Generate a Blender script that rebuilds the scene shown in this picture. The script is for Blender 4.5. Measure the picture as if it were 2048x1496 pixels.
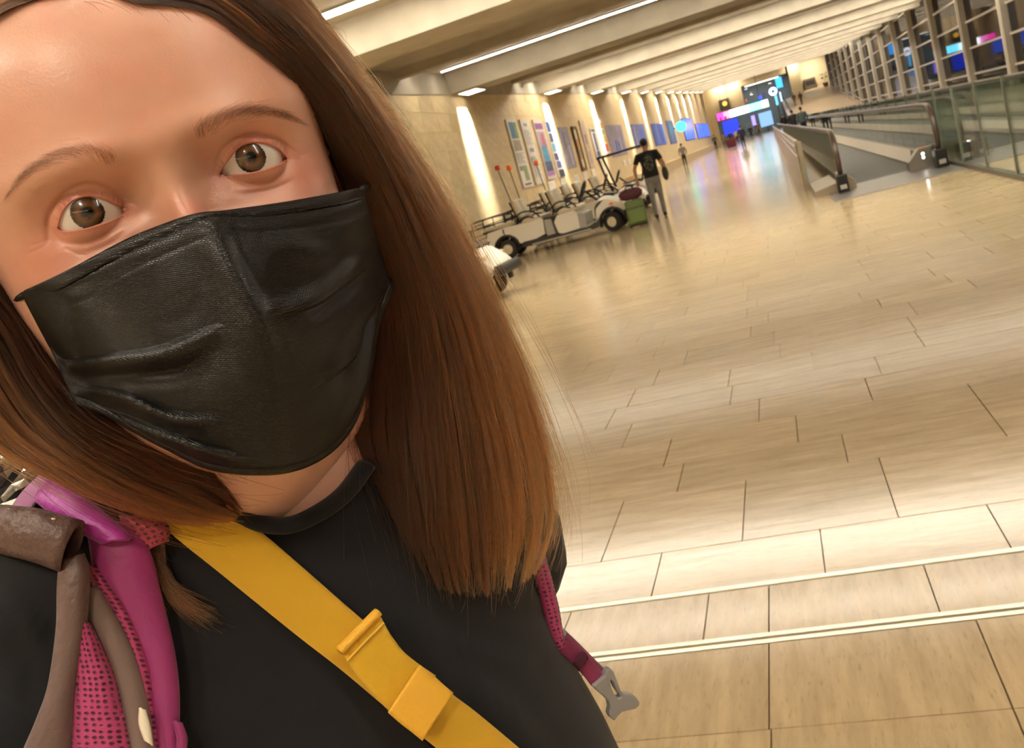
import bpy, bmesh, math, random
import numpy as np
from mathutils import Matrix, Vector
random.seed(7); RNG = np.random.default_rng(7)
S = bpy.context.scene
for _o in list(bpy.data.objects): bpy.data.objects.remove(_o, do_unlink=True)
COL = S.collection

# ------------------------------------------------------------------ camera
# World: Y runs down the concourse, Z is up, floor at z = 0. The phone is held at 1.42 m, rolled 16 degrees.
PPX, PPY, FPX = 1024.0, 748.0, 1850.0
CAMH = 1.42
_d = np.array([1535 - PPX, 245 - PPY, FPX]); _d /= np.linalg.norm(_d)
_r = math.radians(16)
_h = (1535 - PPX) * -math.sin(_r) + (245 - PPY) * -math.cos(_r)
_D = FPX * FPX / _h
_u = -np.array([_D * math.sin(_r), _D * math.cos(_r), FPX]); _u /= np.linalg.norm(_u)
_x = np.cross(_d, _u)
RW = np.stack([_x, _d, _u])                     # image axes (x right, y down, z forward) -> world
cam_data = bpy.data.cameras.new('camera'); cam = bpy.data.objects.new('camera', cam_data); COL.objects.link(cam)
M3 = np.stack([RW @ [1, 0, 0], RW @ [0, -1, 0], RW @ [0, 0, -1]], axis=1)
M4 = Matrix.Identity(4)
for i in range(3):
    for j in range(3): M4[i][j] = float(M3[i, j])
M4[2][3] = CAMH
cam.matrix_world = M4
cam_data.sensor_fit = 'HORIZONTAL'; cam_data.sensor_width = 36.0
cam_data.lens = FPX / 2048 * 36.0
cam_data.clip_start = 0.01; cam_data.clip_end = 500
cam_data.dof.use_dof = True; cam_data.dof.focus_distance = 0.40; cam_data.dof.aperture_fstop = 38.0
S.camera = cam
S.cycles.transparent_max_bounces = 24; S.cycles.use_light_tree = False

# ------------------------------------------------------------------ world, exposure
world = bpy.data.worlds.new('night'); S.world = world; world.use_nodes = True
world.node_tree.nodes['Background'].inputs[0].default_value = (0.010, 0.011, 0.020, 1)
world.node_tree.nodes['Background'].inputs[1].default_value = 1.0
S.view_settings.view_transform = 'Standard'; S.view_settings.look = 'None'
S.view_settings.exposure = 0.0; S.view_settings.gamma = 1.0; S.view_settings.use_curve_mapping = False
LAMP_COL = (1.0, 0.91, 0.745)
LAMP_E = 47.0          # emission of the ceiling lamp strips
WASH_W = 340.0         # watts of one wall washer

DOWN_FILL_W = 54.0         # watts of one added fill downlight, unseen behind the camera
# ------------------------------------------------------------------ helpers
def ray(x, y): return RW @ np.array([(x - PPX) / FPX, (y - PPY) / FPX, 1.0])
def P(x, y, d):
    "world point on the sight line of a picture point, d metres along the optical axis"
    return ray(x, y) * d + np.array([0, 0, CAMH])
def atY(x, y, Y):
    v = ray(x, y); return v * (Y / v[1]) + np.array([0, 0, CAMH])
def atX(x, y, X):
    v = ray(x, y); return v * (X / v[0]) + np.array([0, 0, CAMH])

def lin(c):
    return tuple(((v / 12.92) if v <= 0.04045 else ((v + 0.055) / 1.055) ** 2.4) for v in c)
def hexc(s): return lin(tuple(int(s[i:i + 2], 16) / 255 for i in (0, 2, 4)))

MATS = {}
def mat(name, col, rough=0.5, metal=0.0, emit=None, estr=0.0, var=0.0, vscale=8.0, bump=0.0, bscale=60.0,
        stretch=(1, 1, 1), objrand=0.0, trans=0.0, ior=1.45, coat=0.0, alpha=1.0, sss=0.0, sheen=0.0, spec=0.5):
    if name in MATS: return MATS[name]
    if isinstance(col, str): col = hexc(col)
    m = bpy.data.materials.new(name); m.use_nodes = True; nt = m.node_tree; N = nt.nodes; L = nt.links
    b = N['Principled BSDF']
    b.inputs['Base Color'].default_value = (*col, 1); b.inputs['Roughness'].default_value = rough
    b.inputs['Metallic'].default_value = metal; b.inputs['IOR'].default_value = ior
    b.inputs['Transmission Weight'].default_value = trans; b.inputs['Coat Weight'].default_value = coat
    b.inputs['Alpha'].default_value = alpha; b.inputs['Sheen Weight'].default_value = sheen
    b.inputs['Specular IOR Level'].default_value = spec
    if sss: b.inputs['Subsurface Weight'].default_value = sss
    if emit is not None:
        if isinstance(emit, str): emit = hexc(emit)
        b.inputs['Emission Color'].default_value = (*emit, 1); b.inputs['Emission Strength'].default_value = estr
    if var or bump or objrand:
        tc = N.new('ShaderNodeTexCoord'); mp = N.new('ShaderNodeMapping'); mp.inputs['Scale'].default_value = stretch
        L.new(tc.outputs['Object'], mp.inputs['Vector'])
        colsock = None
        if var:
            n = N.new('ShaderNodeTexNoise'); n.inputs['Scale'].default_value = vscale; n.inputs['Detail'].default_value = 6
            L.new(mp.outputs['Vector'], n.inputs['Vector'])
            r = N.new('ShaderNodeMapRange'); r.inputs['From Min'].default_value = 0.3; r.inputs['From Max'].default_value = 0.7
            r.inputs['To Min'].default_value = 1 - var; r.inputs['To Max'].default_value = 1 + var
            L.new(n.outputs['Fac'], r.inputs['Value'])
            mx = N.new('ShaderNodeVectorMath'); mx.operation = 'SCALE'; mx.inputs[0].default_value = col
            L.new(r.outputs['Result'], mx.inputs['Scale']); colsock = mx.outputs['Vector']
        if objrand:
            oi = N.new('ShaderNodeObjectInfo'); r2 = N.new('ShaderNodeMapRange')
            r2.inputs['To Min'].default_value = 1 - objrand; r2.inputs['To Max'].default_value = 1 + objrand
            L.new(oi.outputs['Random'], r2.inputs['Value'])
            mx2 = N.new('ShaderNodeVectorMath'); mx2.operation = 'SCALE'
            if colsock: L.new(colsock, mx2.inputs[0])
            else: mx2.inputs[0].default_value = col
            L.new(r2.outputs['Result'], mx2.inputs['Scale']); colsock = mx2.outputs['Vector']
        if colsock: L.new(colsock, b.inputs['Base Color'])
        if bump:
            n2 = N.new('ShaderNodeTexNoise'); n2.inputs['Scale'].default_value = bscale; n2.inputs['Detail'].default_value = 5
            L.new(mp.outputs['Vector'], n2.inputs['Vector'])
            bp = N.new('ShaderNodeBump'); bp.inputs['Strength'].default_value = bump; bp.inputs['Distance'].default_value = 0.01
            L.new(n2.outputs['Fac'], bp.inputs['Height']); L.new(bp.outputs['Normal'], b.inputs['Normal'])
    MATS[name] = m
    return m

def finish(o, label=None, cat=None, group=None, kind=None, parent=None):
    if label: o['label'] = label
    if cat: o['category'] = cat
    if group: o['group'] = group
    if kind: o['kind'] = kind
    if parent is not None: o.parent = parent
    return o
def empty(name, loc=(0, 0, 0), rz=0.0, label=None, cat=None, group=None, kind=None):
    o = bpy.data.objects.new(name, None); COL.objects.link(o)
    o.location = loc; o.rotation_euler = (0, 0, rz); o.empty_display_size = 0.1
    return finish(o, label, cat, group, kind)

class MB:
    def __init__(s): s.v = []; s.f = []; s.m = []; s.cur = 0
    def add(s, vs, fs):
        o = len(s.v); s.v.extend([tuple(map(float, p)) for p in vs]); s.f.extend([tuple(i + o for i in f) for f in fs]); s.m.extend([s.cur] * len(fs)); return s
    def box(s, x0, x1, y0, y1, z0, z1):
        return s.add([(x0, y0, z0), (x1, y0, z0), (x1, y1, z0), (x0, y1, z0), (x0, y0, z1), (x1, y0, z1), (x1, y1, z1), (x0, y1, z1)],
                     [(0, 3, 2, 1), (4, 5, 6, 7), (0, 1, 5, 4), (1, 2, 6, 5), (2, 3, 7, 6), (3, 0, 4, 7)])
    def prism(s, poly, a0, a1, axis='x'):
        "extrude a 2D polygon along an axis; poly in (y,z) for x, (x,z) for y, (x,y) for z"
        n = len(poly)
        def mk(p, a): return {'x': (a, p[0], p[1]), 'y': (p[0], a, p[1]), 'z': (p[0], p[1], a)}[axis]
        vs = [mk(p, a0) for p in poly] + [mk(p, a1) for p in poly]
        fs = [tuple(range(n))[::-1], tuple(range(n, 2 * n))] + [(i, (i + 1) % n, n + (i + 1) % n, n + i) for i in range(n)]
        return s.add(vs, fs)
    def tube(s, path, r, n=8, caps=True, closed=False):
        P_ = [Vector(p) for p in path]; k = len(P_); rs = r if hasattr(r, '__len__') else [r] * k
        vs = []; up = None
        for i, p in enumerate(P_):
            if closed: t = P_[(i + 1) % k] - P_[i - 1]
            else: t = (P_[min(i + 1, k - 1)] - P_[max(i - 1, 0)])
            t.normalize()
            if up is None:
                up = Vector((0, 0, 1)) if abs(t.z) < 0.9 else Vector((1, 0, 0))
            a = t.cross(up)
            if a.length < 1e-6: a = t.orthogonal()
            a.normalize(); b = a.cross(t); b.normalize(); up = b
            rr = rs[i]; ra, rb = rr if hasattr(rr, '__len__') else (rr, rr)
            for q in range(n):
                c = 2 * math.pi * q / n; vs.append(p + a * (ra * math.cos(c)) + b * (rb * math.sin(c)))
        fs = []
        for i in range(k if closed else k - 1):
            j = (i + 1) % k
            for q in range(n): fs.append((i * n + q, i * n + (q + 1) % n, j * n + (q + 1) % n, j * n + q))
        if caps and not closed: fs.append(tuple(range(n))[::-1]); fs.append(tuple(range((k - 1) * n, k * n)))
        return s.add(vs, fs)
    def lathe(s, prof, c=(0, 0, 0), n=20, axis='z', a0=0, a1=2 * math.pi):
        "revolve (radius, height) pairs"
        vs = []; k = len(prof); full = abs(a1 - a0 - 2 * math.pi) < 1e-6; m = n if full else n + 1
        for rr, h in prof:
            for q in range(m):
                a = a0 + (a1 - a0) * q / n; x, y = rr * math.cos(a), rr * math.sin(a)
                p = {'z': (x, y, h), 'y': (x, h, y), 'x': (h, x, y)}[axis]
                vs.append((c[0] + p[0], c[1] + p[1], c[2] + p[2]))
        fs = [(i * m + q, i * m + (q + 1) % m, (i + 1) * m + (q + 1) % m, (i + 1) * m + q) for i in range(k - 1) for q in range(m if full else n)]
        return s.add(vs, fs)
    def grid(s, fn, nu, nv, closeu=False):
        vs = [fn(i / (nu if closeu else nu - 1), j / (nv - 1)) for j in range(nv) for i in range(nu)]
        fs = [(j * nu + i, j * nu + (i + 1) % nu, (j + 1) * nu + (i + 1) % nu, (j + 1) * nu + i) for j in range(nv - 1) for i in range(nu if closeu else nu - 1)]
        return s.add(vs, fs)
    def rbox(s, x0, x1, y0, y1, z0, z1, r=0.02, seg=3):
        "box with rounded edges (superellipsoid-like chamfers on all edges)"
        bm = bmesh.new(); bmesh.ops.create_cube(bm, size=1)
        for v in bm.verts:
            v.co = Vector(((x0 + x1) / 2 + v.co.x * (x1 - x0), (y0 + y1) / 2 + v.co.y * (y1 - y0), (z0 + z1) / 2 + v.co.z * (z1 - z0)))
        bmesh.ops.bevel(bm, geom=bm.edges[:], offset=r, segments=seg, affect='EDGES', profile=0.5)
        bm.verts.index_update()
        vs = [tuple(v.co) for v in bm.verts]; fs = [tuple(v.index for v in f.verts) for f in bm.faces]; bm.free()
        return s.add(vs, fs)
    def xform(s, M, start=0):
        for i in range(start, len(s.v)): s.v[i] = tuple(M @ Vector(s.v[i]))
        return s
    def mesh(s, name, mats, smooth=False, recalc=True):
        me = bpy.data.meshes.new(name); me.from_pydata(s.v, [], s.f)
        if not isinstance(mats, (list, tuple)): mats = [mats]
        for m_ in mats: me.materials.append(m_)
        if len(mats) > 1: me.polygons.foreach_set('material_index', s.m)
        if recalc:
            bm = bmesh.new(); bm.from_mesh(me); bmesh.ops.recalc_face_normals(bm, faces=bm.faces); bm.to_mesh(me); bm.free()
        if smooth:
            me.polygons.foreach_set('use_smooth', [True] * len(me.polygons))
        me.update()
        return me
    def build(s, name, mats, parent=None, smooth=False, sharp=None, **kw):
        me = s.mesh(name, mats, smooth or sharp is not None)
        if sharp is not None: me.set_sharp_from_angle(angle=math.radians(sharp))
        o = bpy.data.objects.new(name, me); COL.objects.link(o)
        if parent is not None: o.parent = parent
        return finish(o, **kw)

def copy_tree(o, parent=None):
    c = o.copy(); COL.objects.link(c)
    if parent is not None: c.parent = parent
    for ch in list(o.children): copy_tree(ch, c)
    return c

def spline(pts, n):
    "Catmull-Rom through the points, n samples"
    p = np.array(pts, float); k = len(p)
    if k == 2: t = np.linspace(0, 1, n)[:, None]; return p[0] * (1 - t) + p[1] * t
    q = np.vstack([2 * p[0] - p[1], p, 2 * p[-1] - p[-2]])
    seg = np.linalg.norm(np.diff(p, axis=0), axis=1); cum = np.concatenate([[0], np.cumsum(seg)]); 
    if cum[-1] == 0: cum = np.arange(k, dtype=float)
    tt = np.linspace(0, cum[-1], n); out = []
    for t in tt:
        i = min(max(np.searchsorted(cum, t, side='right') - 1, 0), k - 2); f = (t - cum[i]) / max(cum[i + 1] - cum[i], 1e-9)
        a, b, c, d_ = q[i], q[i + 1], q[i + 2], q[i + 3]
        out.append(0.5 * ((2 * b) + (c - a) * f + (2 * a - 5 * b + 4 * c - d_) * f * f + (3 * b - a - 3 * c + d_) * f ** 3))
    return np.array(out)
# ------------------------------------------------------------------ the concourse
def zc(Y): return 3.77 + 0.03 * Y            # underside of the main beams
SOFF = 0.55                                   # soffit above the beam undersides
BEAMS = [-18.6, -7.6, 3.4, 14.4, 25.4, 36.4, 47.0, 57.8, 67.5, 77.2, 87.4, 96.6, 105.5, 115.0, 124.0, 134.0]
XL, XR = -8.0, 10.5
YB, YE = -22.0, 145.0

def glass_mat(name, tint, ior=1.5, gl=1.0, rough=0.0):
    m = bpy.data.materials.new(name); m.use_nodes = True; nt = m.node_tree; N = nt.nodes; L = nt.links
    for n in list(N): N.remove(n)
    out = N.new('ShaderNodeOutputMaterial'); mix = N.new('ShaderNodeMixShader'); lw = N.new('ShaderNodeLayerWeight'); lw.inputs[0].default_value = .5; pw = N.new('ShaderNodeMath'); pw.operation = 'POWER'; pw.inputs[1].default_value = 5.0
    fr = N.new('ShaderNodeMath'); fr.operation = 'MULTIPLY_ADD'; f0 = ((ior - 1) / (ior + 1)) ** 2; fr.inputs[1].default_value = 1 - f0; fr.inputs[2].default_value = f0
    L.new(lw.outputs['Facing'], pw.inputs[0]); L.new(pw.outputs[0], fr.inputs[0])
    t = N.new('ShaderNodeBsdfTransparent'); t.inputs[0].default_value = (*hexc(tint), 1)
    g = N.new('ShaderNodeBsdfGlossy'); g.inputs['Color'].default_value = (gl, gl, gl, 1); g.inputs['Roughness'].default_value = rough
    L.new(fr.outputs[0], mix.inputs[0]); L.new(t.outputs[0], mix.inputs[1]); L.new(g.outputs[0], mix.inputs[2]); L.new(mix.outputs[0], out.inputs[0])
    return m
M_GLASS_GREEN = glass_mat('green_tinted_glass', 'F0F6F2', 1.45)
M_GLASS_NIGHT = glass_mat('curtain_wall_glass', 'B0AEBC', 1.5, .45, .03)

def stone_floor_mat(name, tiled, grain_y=False):
    "polished limestone, streaked along the slab; the far floor carries its joints in the material"
    m = bpy.data.materials.new(name); m.use_nodes = True; nt = m.node_tree; N = nt.nodes; L = nt.links; b = N['Principled BSDF']
    geo = N.new('ShaderNodeNewGeometry'); mp = N.new('ShaderNodeMapping')
    mp.inputs['Scale'].default_value = (9, 1.2, 1) if grain_y else (1.2, 9, 1)
    L.new(geo.outputs['Position'], mp.inputs['Vector'])
    n1 = N.new('ShaderNodeTexNoise'); n1.inputs['Scale'].default_value = 2.2; n1.inputs['Detail'].default_value = 8; n1.inputs['Roughness'].default_value = 0.65
    L.new(mp.outputs[0], n1.inputs['Vector'])
    cr = N.new('ShaderNodeValToRGB'); cr.color_ramp.elements[0].position = 0.30; cr.color_ramp.elements[1].position = 0.72
    cr.color_ramp.elements[0].color = (*hexc('B29C7A'), 1); cr.color_ramp.elements[1].color = (*hexc('CFB892'), 1)
    L.new(n1.outputs['Fac'], cr.inputs[0])
    mp2 = N.new('ShaderNodeMapping'); mp2.inputs['Scale'].default_value = (60, 9, 1) if grain_y else (9, 60, 1)
    L.new(geo.outputs['Position'], mp2.inputs['Vector'])
    n2 = N.new('ShaderNodeTexNoise'); n2.inputs['Scale'].default_value = 2.0; n2.inputs['Detail'].default_value = 6
    L.new(mp2.outputs[0], n2.inputs['Vector'])
    r2 = N.new('ShaderNodeMapRange'); r2.inputs['From Min'].default_value = 0.58; r2.inputs['From Max'].default_value = 0.80; r2.inputs['To Min'].default_value = 1.0; r2.inputs['To Max'].default_value = 0.66
    L.new(n2.outputs['Fac'], r2.inputs['Value'])
    sc = N.new('ShaderNodeVectorMath'); sc.operation = 'SCALE'; L.new(cr.outputs[0], sc.inputs[0]); L.new(r2.outputs[0], sc.inputs['Scale'])
    oi = N.new('ShaderNodeObjectInfo'); r3 = N.new('ShaderNodeMapRange'); r3.inputs['To Min'].default_value = 0.92; r3.inputs['To Max'].default_value = 1.04
    L.new(oi.outputs['Random'], r3.inputs['Value'])
    sc2 = N.new('ShaderNodeVectorMath'); sc2.operation = 'SCALE'; L.new(sc.outputs[0], sc2.inputs[0]); L.new(r3.outputs[0], sc2.inputs['Scale'])
    col = sc2.outputs[0]
    if tiled:
        bk = N.new('ShaderNodeTexBrick'); bk.inputs['Color1'].default_value = (1, 1, 1, 1); bk.inputs['Color2'].default_value = (0.94, 0.94, 0.93, 1)
        bk.inputs['Mortar'].default_value = (0.84, 0.83, 0.81, 1); bk.inputs['Scale'].default_value = 1.0; bk.inputs['Mortar Size'].default_value = 0.006
        bk.inputs['Brick Width'].default_value = 0.82; bk.inputs['Row Height'].default_value = 0.41; bk.offset = 0.37
        L.new(geo.outputs['Position'], bk.inputs['Vector'])
        mu = N.new('ShaderNodeVectorMath'); mu.operation = 'MULTIPLY'; L.new(sc.outputs[0], mu.inputs[0]); L.new(bk.outputs['Color'], mu.inputs[1]); col = mu.outputs[0]
    L.new(col, b.inputs['Base Color'])
    rr = N.new('ShaderNodeMapRange'); rr.inputs['To Min'].default_value = 0.07; rr.inputs['To Max'].default_value = 0.20
    L.new(n1.outputs['Fac'], rr.inputs['Value']); L.new(rr.outputs[0], b.inputs['Roughness'])
    bp = N.new('ShaderNodeBump'); bp.inputs['Strength'].default_value = 0.035; bp.inputs['Distance'].default_value = 0.01
    L.new(n1.outputs['Fac'], bp.inputs['Height']); L.new(bp.outputs[0], b.inputs['Normal'])
    return m
M_FLOOR = stone_floor_mat('limestone_floor_tiled', True)
M_TILE = stone_floor_mat('limestone_tile', False)
M_TILE_Y = stone_floor_mat('limestone_tile_grain_along', False, True)
M_GROUT = mat('floor_grout', '9A8566', 0.8)
M_BRASS = mat('pale_brass', 'F6F0DC', 0.35, .75)
M_STONE = mat('jerusalem_stone', 'DAC398', 0.55, var=0.08, vscale=2.5, bump=0.25, bscale=40, objrand=0.06)
M_STONEJ = mat('stone_joint', 'D6C196', 0.8, var=0.05)
M_CONC = mat('board_concrete', 'ACA392', 0.75, var=0.10, vscale=1.6, bump=0.2, bscale=25)
M_LAMP = mat('lamp_strip_glow', (1, 1, 1), emit=LAMP_COL, estr=LAMP_E)
M_WASH = mat('washer_glow', (1, 1, 1), emit=(1.0, 0.90, 0.72), estr=3.5)
M_STEEL = mat('brushed_steel', 'A8A294', 0.32, 1.0, var=0.06, vscale=30, stretch=(1, 1, 12))
M_BLACK = mat('black_rubber', '161412', 0.45)
M_DARK = mat('dark_plastic', '23211F', 0.5)

# floor -------------------------------------------------------------
TILE_Y0, TILE_Y1 = 1.20, 10.17
floor = MB().box(XL - .3, 2.6, TILE_Y1, YE, -0.20, 0).box(XL - .3, 2.6, YB, TILE_Y0, -0.20, 0).build('floor', M_FLOOR, kind='structure')
MB().box(XL - .3, 2.6, TILE_Y0, TILE_Y1, -0.20, -0.012).build('grout_bed', M_GROUT, floor)
unit = MB().rbox(-.5, .5, -.5, .5, -1, 0, 0.004, 1).mesh('tile', M_TILE)
unit_y = MB().rbox(-.5, .5, -.5, .5, -1, 0, 0.004, 1).mesh('tile', M_TILE_Y)
rows = [1.20, 1.64, 2.075, 2.481, None, 2.540, 2.839, None, 2.867, 3.215, 3.83, 4.20, 4.62, 5.04, 5.44, 5.85, 6.27, 6.70, 7.05, 7.42, 7.81, 8.20, 8.60, 9.0, 9.38, 9.78, 10.17]
seeds = {2.075: [-0.86, -0.305, 0.245, 0.8], 2.540: [-0.98, -0.50, -0.305, 0.165, 0.62], 3.215: [-1.55, -0.94, -0.40, 0.14, 0.75], 2.867: [-1.28, -0.70, -0.125, 0.42, 0.98],
         1.64: [-0.86, -0.30, 0.245], 3.83: [-1.35, -0.70, 0.02, 0.62], 4.20: [-1.5, -0.80, -0.17, 0.62]}
rnd = random.Random(11)
JG = 0.0022
for i in range(len(rows) - 1):
    a, b_ = rows[i], rows[i + 1]
    if a is None or b_ is None: continue
    near = a < 2.8; half = 0.55 * b_ + 0.9
    xs0 = max(XL, -half * 1.0 - 0.25 * b_); xs1 = min(2.6, 0.35 * b_ + 0.6)
    js = list(seeds.get(a, []))
    if not js: js = [rnd.uniform(-0.6, 0.2)]
    while js[0] > xs0: js.insert(0, js[0] - rnd.choice([0.55, 0.62, 0.72, 0.82, 0.9]))
    while js[-1] < xs1: js.append(js[-1] + rnd.choice([0.5, 0.6, 0.68, 0.8, 0.9]))
    js = [max(j, XL) for j in js]; js = [min(j, 2.6) for j in js]
    for x0, x1 in zip(js[:-1], js[1:]):
        if x1 - x0 < 0.02: continue
        t = bpy.data.objects.new('tile', unit_y if near else unit); COL.objects.link(t); t.parent = floor
        t.location = ((x0 + x1) / 2, (a + b_) / 2, 0); t.scale = (x1 - x0 - 2 * JG, b_ - a - 2 * JG, 0.012)
    # the outer ends of the row, past what is laid as single tiles
    for q0, q1 in ((XL - .3, js[0]), (js[-1], 2.6)):
        if q1 - q0 > 0.03: MB().box(q0 + JG, q1 - JG, a + JG, b_ - JG, -0.012, 0).build('tile', M_FLOOR, floor)
def strip(n, y0, y1):
    MB().rbox(XL, 2.6, y0, y1, -0.012, 0.004, 0.002, 1).build('trim_%d' % n, M_BRASS, kind='structure')
strip(1, 2.483, 2.502); strip(2, 2.519, 2.538); strip(3, 2.842, 2.865)
MB().box(XL, 2.6, 2.502, 2.519, -0.012, -0.004).build('strip_groove', mat('groove', '77684F', .6), bpy.data.objects['trim_1'])

# left wall: stone blocks --------------------------------------------
wl = MB()
wl.add([(XL, YB, 0), (XL, YE, 0), (XL, YE, zc(YE)), (XL, YB, zc(YB)), (XL - .3, YB, 0), (XL - .3, YE, 0), (XL - .3, YE, zc(YE)), (XL - .3, YB, zc(YB))],
       [(0, 1, 2, 3), (7, 6, 5, 4), (3, 2, 6, 7), (0, 4, 5, 1), (0, 3, 7, 4), (1, 5, 6, 2)])
wall_left = wl.build('wall_left', M_STONEJ, kind='structure')
blk = MB().rbox(0, 0.018, -.5, .5, -.5, .5, 0.004, 1).mesh('stone_block', M_STONE)
BH, BW = 0.50, 0.95
rnd = random.Random(3); cells = []
for r_ in range(18):
    z0 = r_ * BH; y = YB + rnd.uniform(0, BW)
    while y < YE:
        w_ = BW * rnd.choice([.8, 1, 1, 1.25]); top = min(z0 + BH, zc(y))
        if top - z0 > 0.08: cells.append((y, min(y + w_, YE), z0, top))
        y += w_
vis = [c for c in cells if 18.0 < c[0] < 48 and not (c[0] < 19 and c[2] < 1.0) and c[2] >= (1.0 if c[0] < 30 else 0.5)]
vis.sort(key=lambda c: c[0]); singles = set(vis[:300])
for c in singles:
    o = bpy.data.objects.new('stone_block', blk); COL.objects.link(o); o.parent = wall_left
    o.location = (XL - 0.012 + rnd.uniform(-.003, .003), (c[0] + c[1]) / 2, (c[2] + c[3]) / 2); o.scale = (1, c[1] - c[0] - .008, c[3] - c[2] - .008)
rest = MB()
for c in cells:
    if c not in singles: rest.box(XL - .01, XL + .006, c[0] + .004, c[1] - .004, c[2] + .004, c[3] - .004)
rest.build('stone_block_courses', M_STONE, wall_left, kind='stuff')
# low stone kerb along the foot of the wall further down
MB().rbox(XL + .02, XL + .55, 52, YE - .5, 0, 0.62, .02, 1).build('baseboard_left', mat('kerb_stone', 'BFA67B', .45, var=.08), kind='structure')

# ceiling ------------------------------------------------------------
def slab(x0, x1, y0, y1, dz, th):
    "a slab that follows the slope of the roof, its underside dz above the beam line"
    return MB().add([(x0, y0, zc(y0) + dz), (x1, y0, zc(y0) + dz), (x1, y1, zc(y1) + dz), (x0, y1, zc(y1) + dz),
                     (x0, y0, zc(y0) + dz + th), (x1, y0, zc(y0) + dz + th), (x1, y1, zc(y1) + dz + th), (x0, y1, zc(y1) + dz + th)],
                    [(0, 3, 2, 1), (4, 5, 6, 7), (0, 1, 5, 4), (1, 2, 6, 5), (2, 3, 7, 6), (3, 0, 4, 7)])
ceiling = slab(XL - .3, XR + .3, YB, YE, SOFF, 0.3).build('ceiling', M_CONC, kind='structure')
ORD = 'first second third fourth fifth sixth seventh eighth ninth tenth eleventh twelfth thirteenth fourteenth'.split()
def beam_name(k):
    n = k - 2
    return ('the %s beam ahead of the camera' % ORD[n]) if n >= 0 else ('the %s beam behind the camera' % ORD[-n - 1])
for k, yb in enumerate(BEAMS):
    z = zc(yb); W = 1.55
    MB().prism([(yb, z), (yb + W, z + .03 * W), (yb + W + .12, z + SOFF + .1), (yb - .10, z + SOFF + .1)], XL - .28, XR + .28).build('beam', M_CONC, ceiling)
    for dy, wd, dp in ((-3.9, .34, .20), (-2.2, .34, .20), (2.9, .34, .20)):
        if yb + dy < YB or (yb in (14.4, 25.4) and dy == -2.2): continue
        MB().prism([(yb + dy, zc(yb + dy) + SOFF - dp), (yb + dy + wd, zc(yb + dy + wd) + SOFF - dp), (yb + dy + wd + .05, zc(yb + dy) + SOFF + .1), (yb + dy - .05, zc(yb + dy) + SOFF + .1)],
                   XL - .28, XR + .28).build('rib', M_CONC, ceiling)
    # two linear lamps in the recess in front of the beam
    for dy, wd in ((-1.15, .26), (-3.2, .10)):
        y0 = yb + dy
        if y0 < YB + .5 or (yb == 3.4 and dy > -2): continue
        zl = zc(y0) + SOFF
        if yb == 25.4: wd = .07
        lampx = (XL + .3, XR - .3)
        e = empty('linear_ceiling_lamp', (0, y0, zl), 0, ('long lamp strip tucked against ' if dy > -2 else 'thin lamp strip standing clear of ') + beam_name(k), 'ceiling lamp', 'lamp strips between the ceiling beams')
        MB().box(*lampx, -.03, wd + .03, -.035, 0).build('housing', M_STEEL, e)
        MB().box(*lampx, 0, wd, -.05, -.03).build('diffuser', M_LAMP, e)
# concrete band between the stone and the soffit
for sx, nm in ((XL, 'trim_4'),):
    t = slab(sx - .29, sx + .03, YB, YE, 0.0, SOFF).build(nm, M_CONC, kind='structure')
# wall washers under the ends of the beams
for k, yb in enumerate(BEAMS):
    yc = yb + .75; z = zc(yc)
    e = empty('wall_washer', (XL + .1, yc, z), 0, 'bright wall washer at the stone wall under ' + beam_name(k), 'wall lamp', 'wall washers at the beam ends')
    MB().box(0.02, .62, -.50, .50, -.045, .02).build('housing', M_STEEL, e)
    MB().box(0.05, .58, -.46, .46, -.055, -.045).build('diffuser', M_WASH, e)
    if -10 < yb < 120:
        ld = bpy.data.lights.new('washer_light', 'AREA'); ld.shape = 'RECTANGLE'; ld.size = .10; ld.size_y = .80; ld.energy = WASH_W; ld.color = (1, .94, .82); ld.spread = math.radians(40)
        lo = bpy.data.objects.new('washer_light', ld); COL.objects.link(lo); lo.parent = e; lo.location = (.13, 0, -.062); lo.rotation_euler = (0, math.radians(15), 0)

# unseen downlights added behind the camera to brighten the woman
for lab, X, Y_ in (('added round fill downlight in the ceiling behind the camera, nearest the stone wall', -2.7, -1.6), ('added round fill downlight in the ceiling behind the camera, second from the stone wall', -1.1, -2.2), ('added round fill downlight in the ceiling behind the camera, third from the stone wall', .5, -2.4)):
    zl = zc(Y_) + SOFF
    e = empty('downlight', (X, Y_, zl), 0, lab, 'ceiling lamp')
    MB().lathe([(.24, -.01), (.30, -.03), (.30, 0), (0, 0)], n=24).build('housing', M_STEEL, e)
    ld = bpy.data.lights.new('downlight_light', 'AREA'); ld.shape = 'DISK'; ld.size = .46; ld.energy = DOWN_FILL_W; ld.color = (1, .88, .70)
    lo = bpy.data.objects.new('downlight_light', ld); COL.objects.link(lo); lo.parent = e; lo.location = (0, 0, -.04)
# right side: flat floor beyond the glass, then the other ramp that climbs away -----------
MB().box(2.6, XR + .3, YB, 109, -.2, 0).add([(2.6, 109, 0), (XR + .3, 109, 0), (XR + .3, 165, 4.9), (2.6, 165, 4.9), (2.6, 109, -.2), (XR + .3, 109, -.2), (XR + .3, 165, 4.7), (2.6, 165, 4.7)],
    [(0, 1, 2, 3), (7, 6, 5, 4), (0, 4, 5, 1), (1, 5, 6, 2), (2, 6, 7, 3), (3, 7, 4, 0)]).build('floor_ramp', mat('ramp_stone', 'CDB699', .22, var=.06, vscale=1.0), kind='structure')
def ramp_z(Y): return max(0.0, (Y - 109) * 4.9 / 56)
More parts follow.
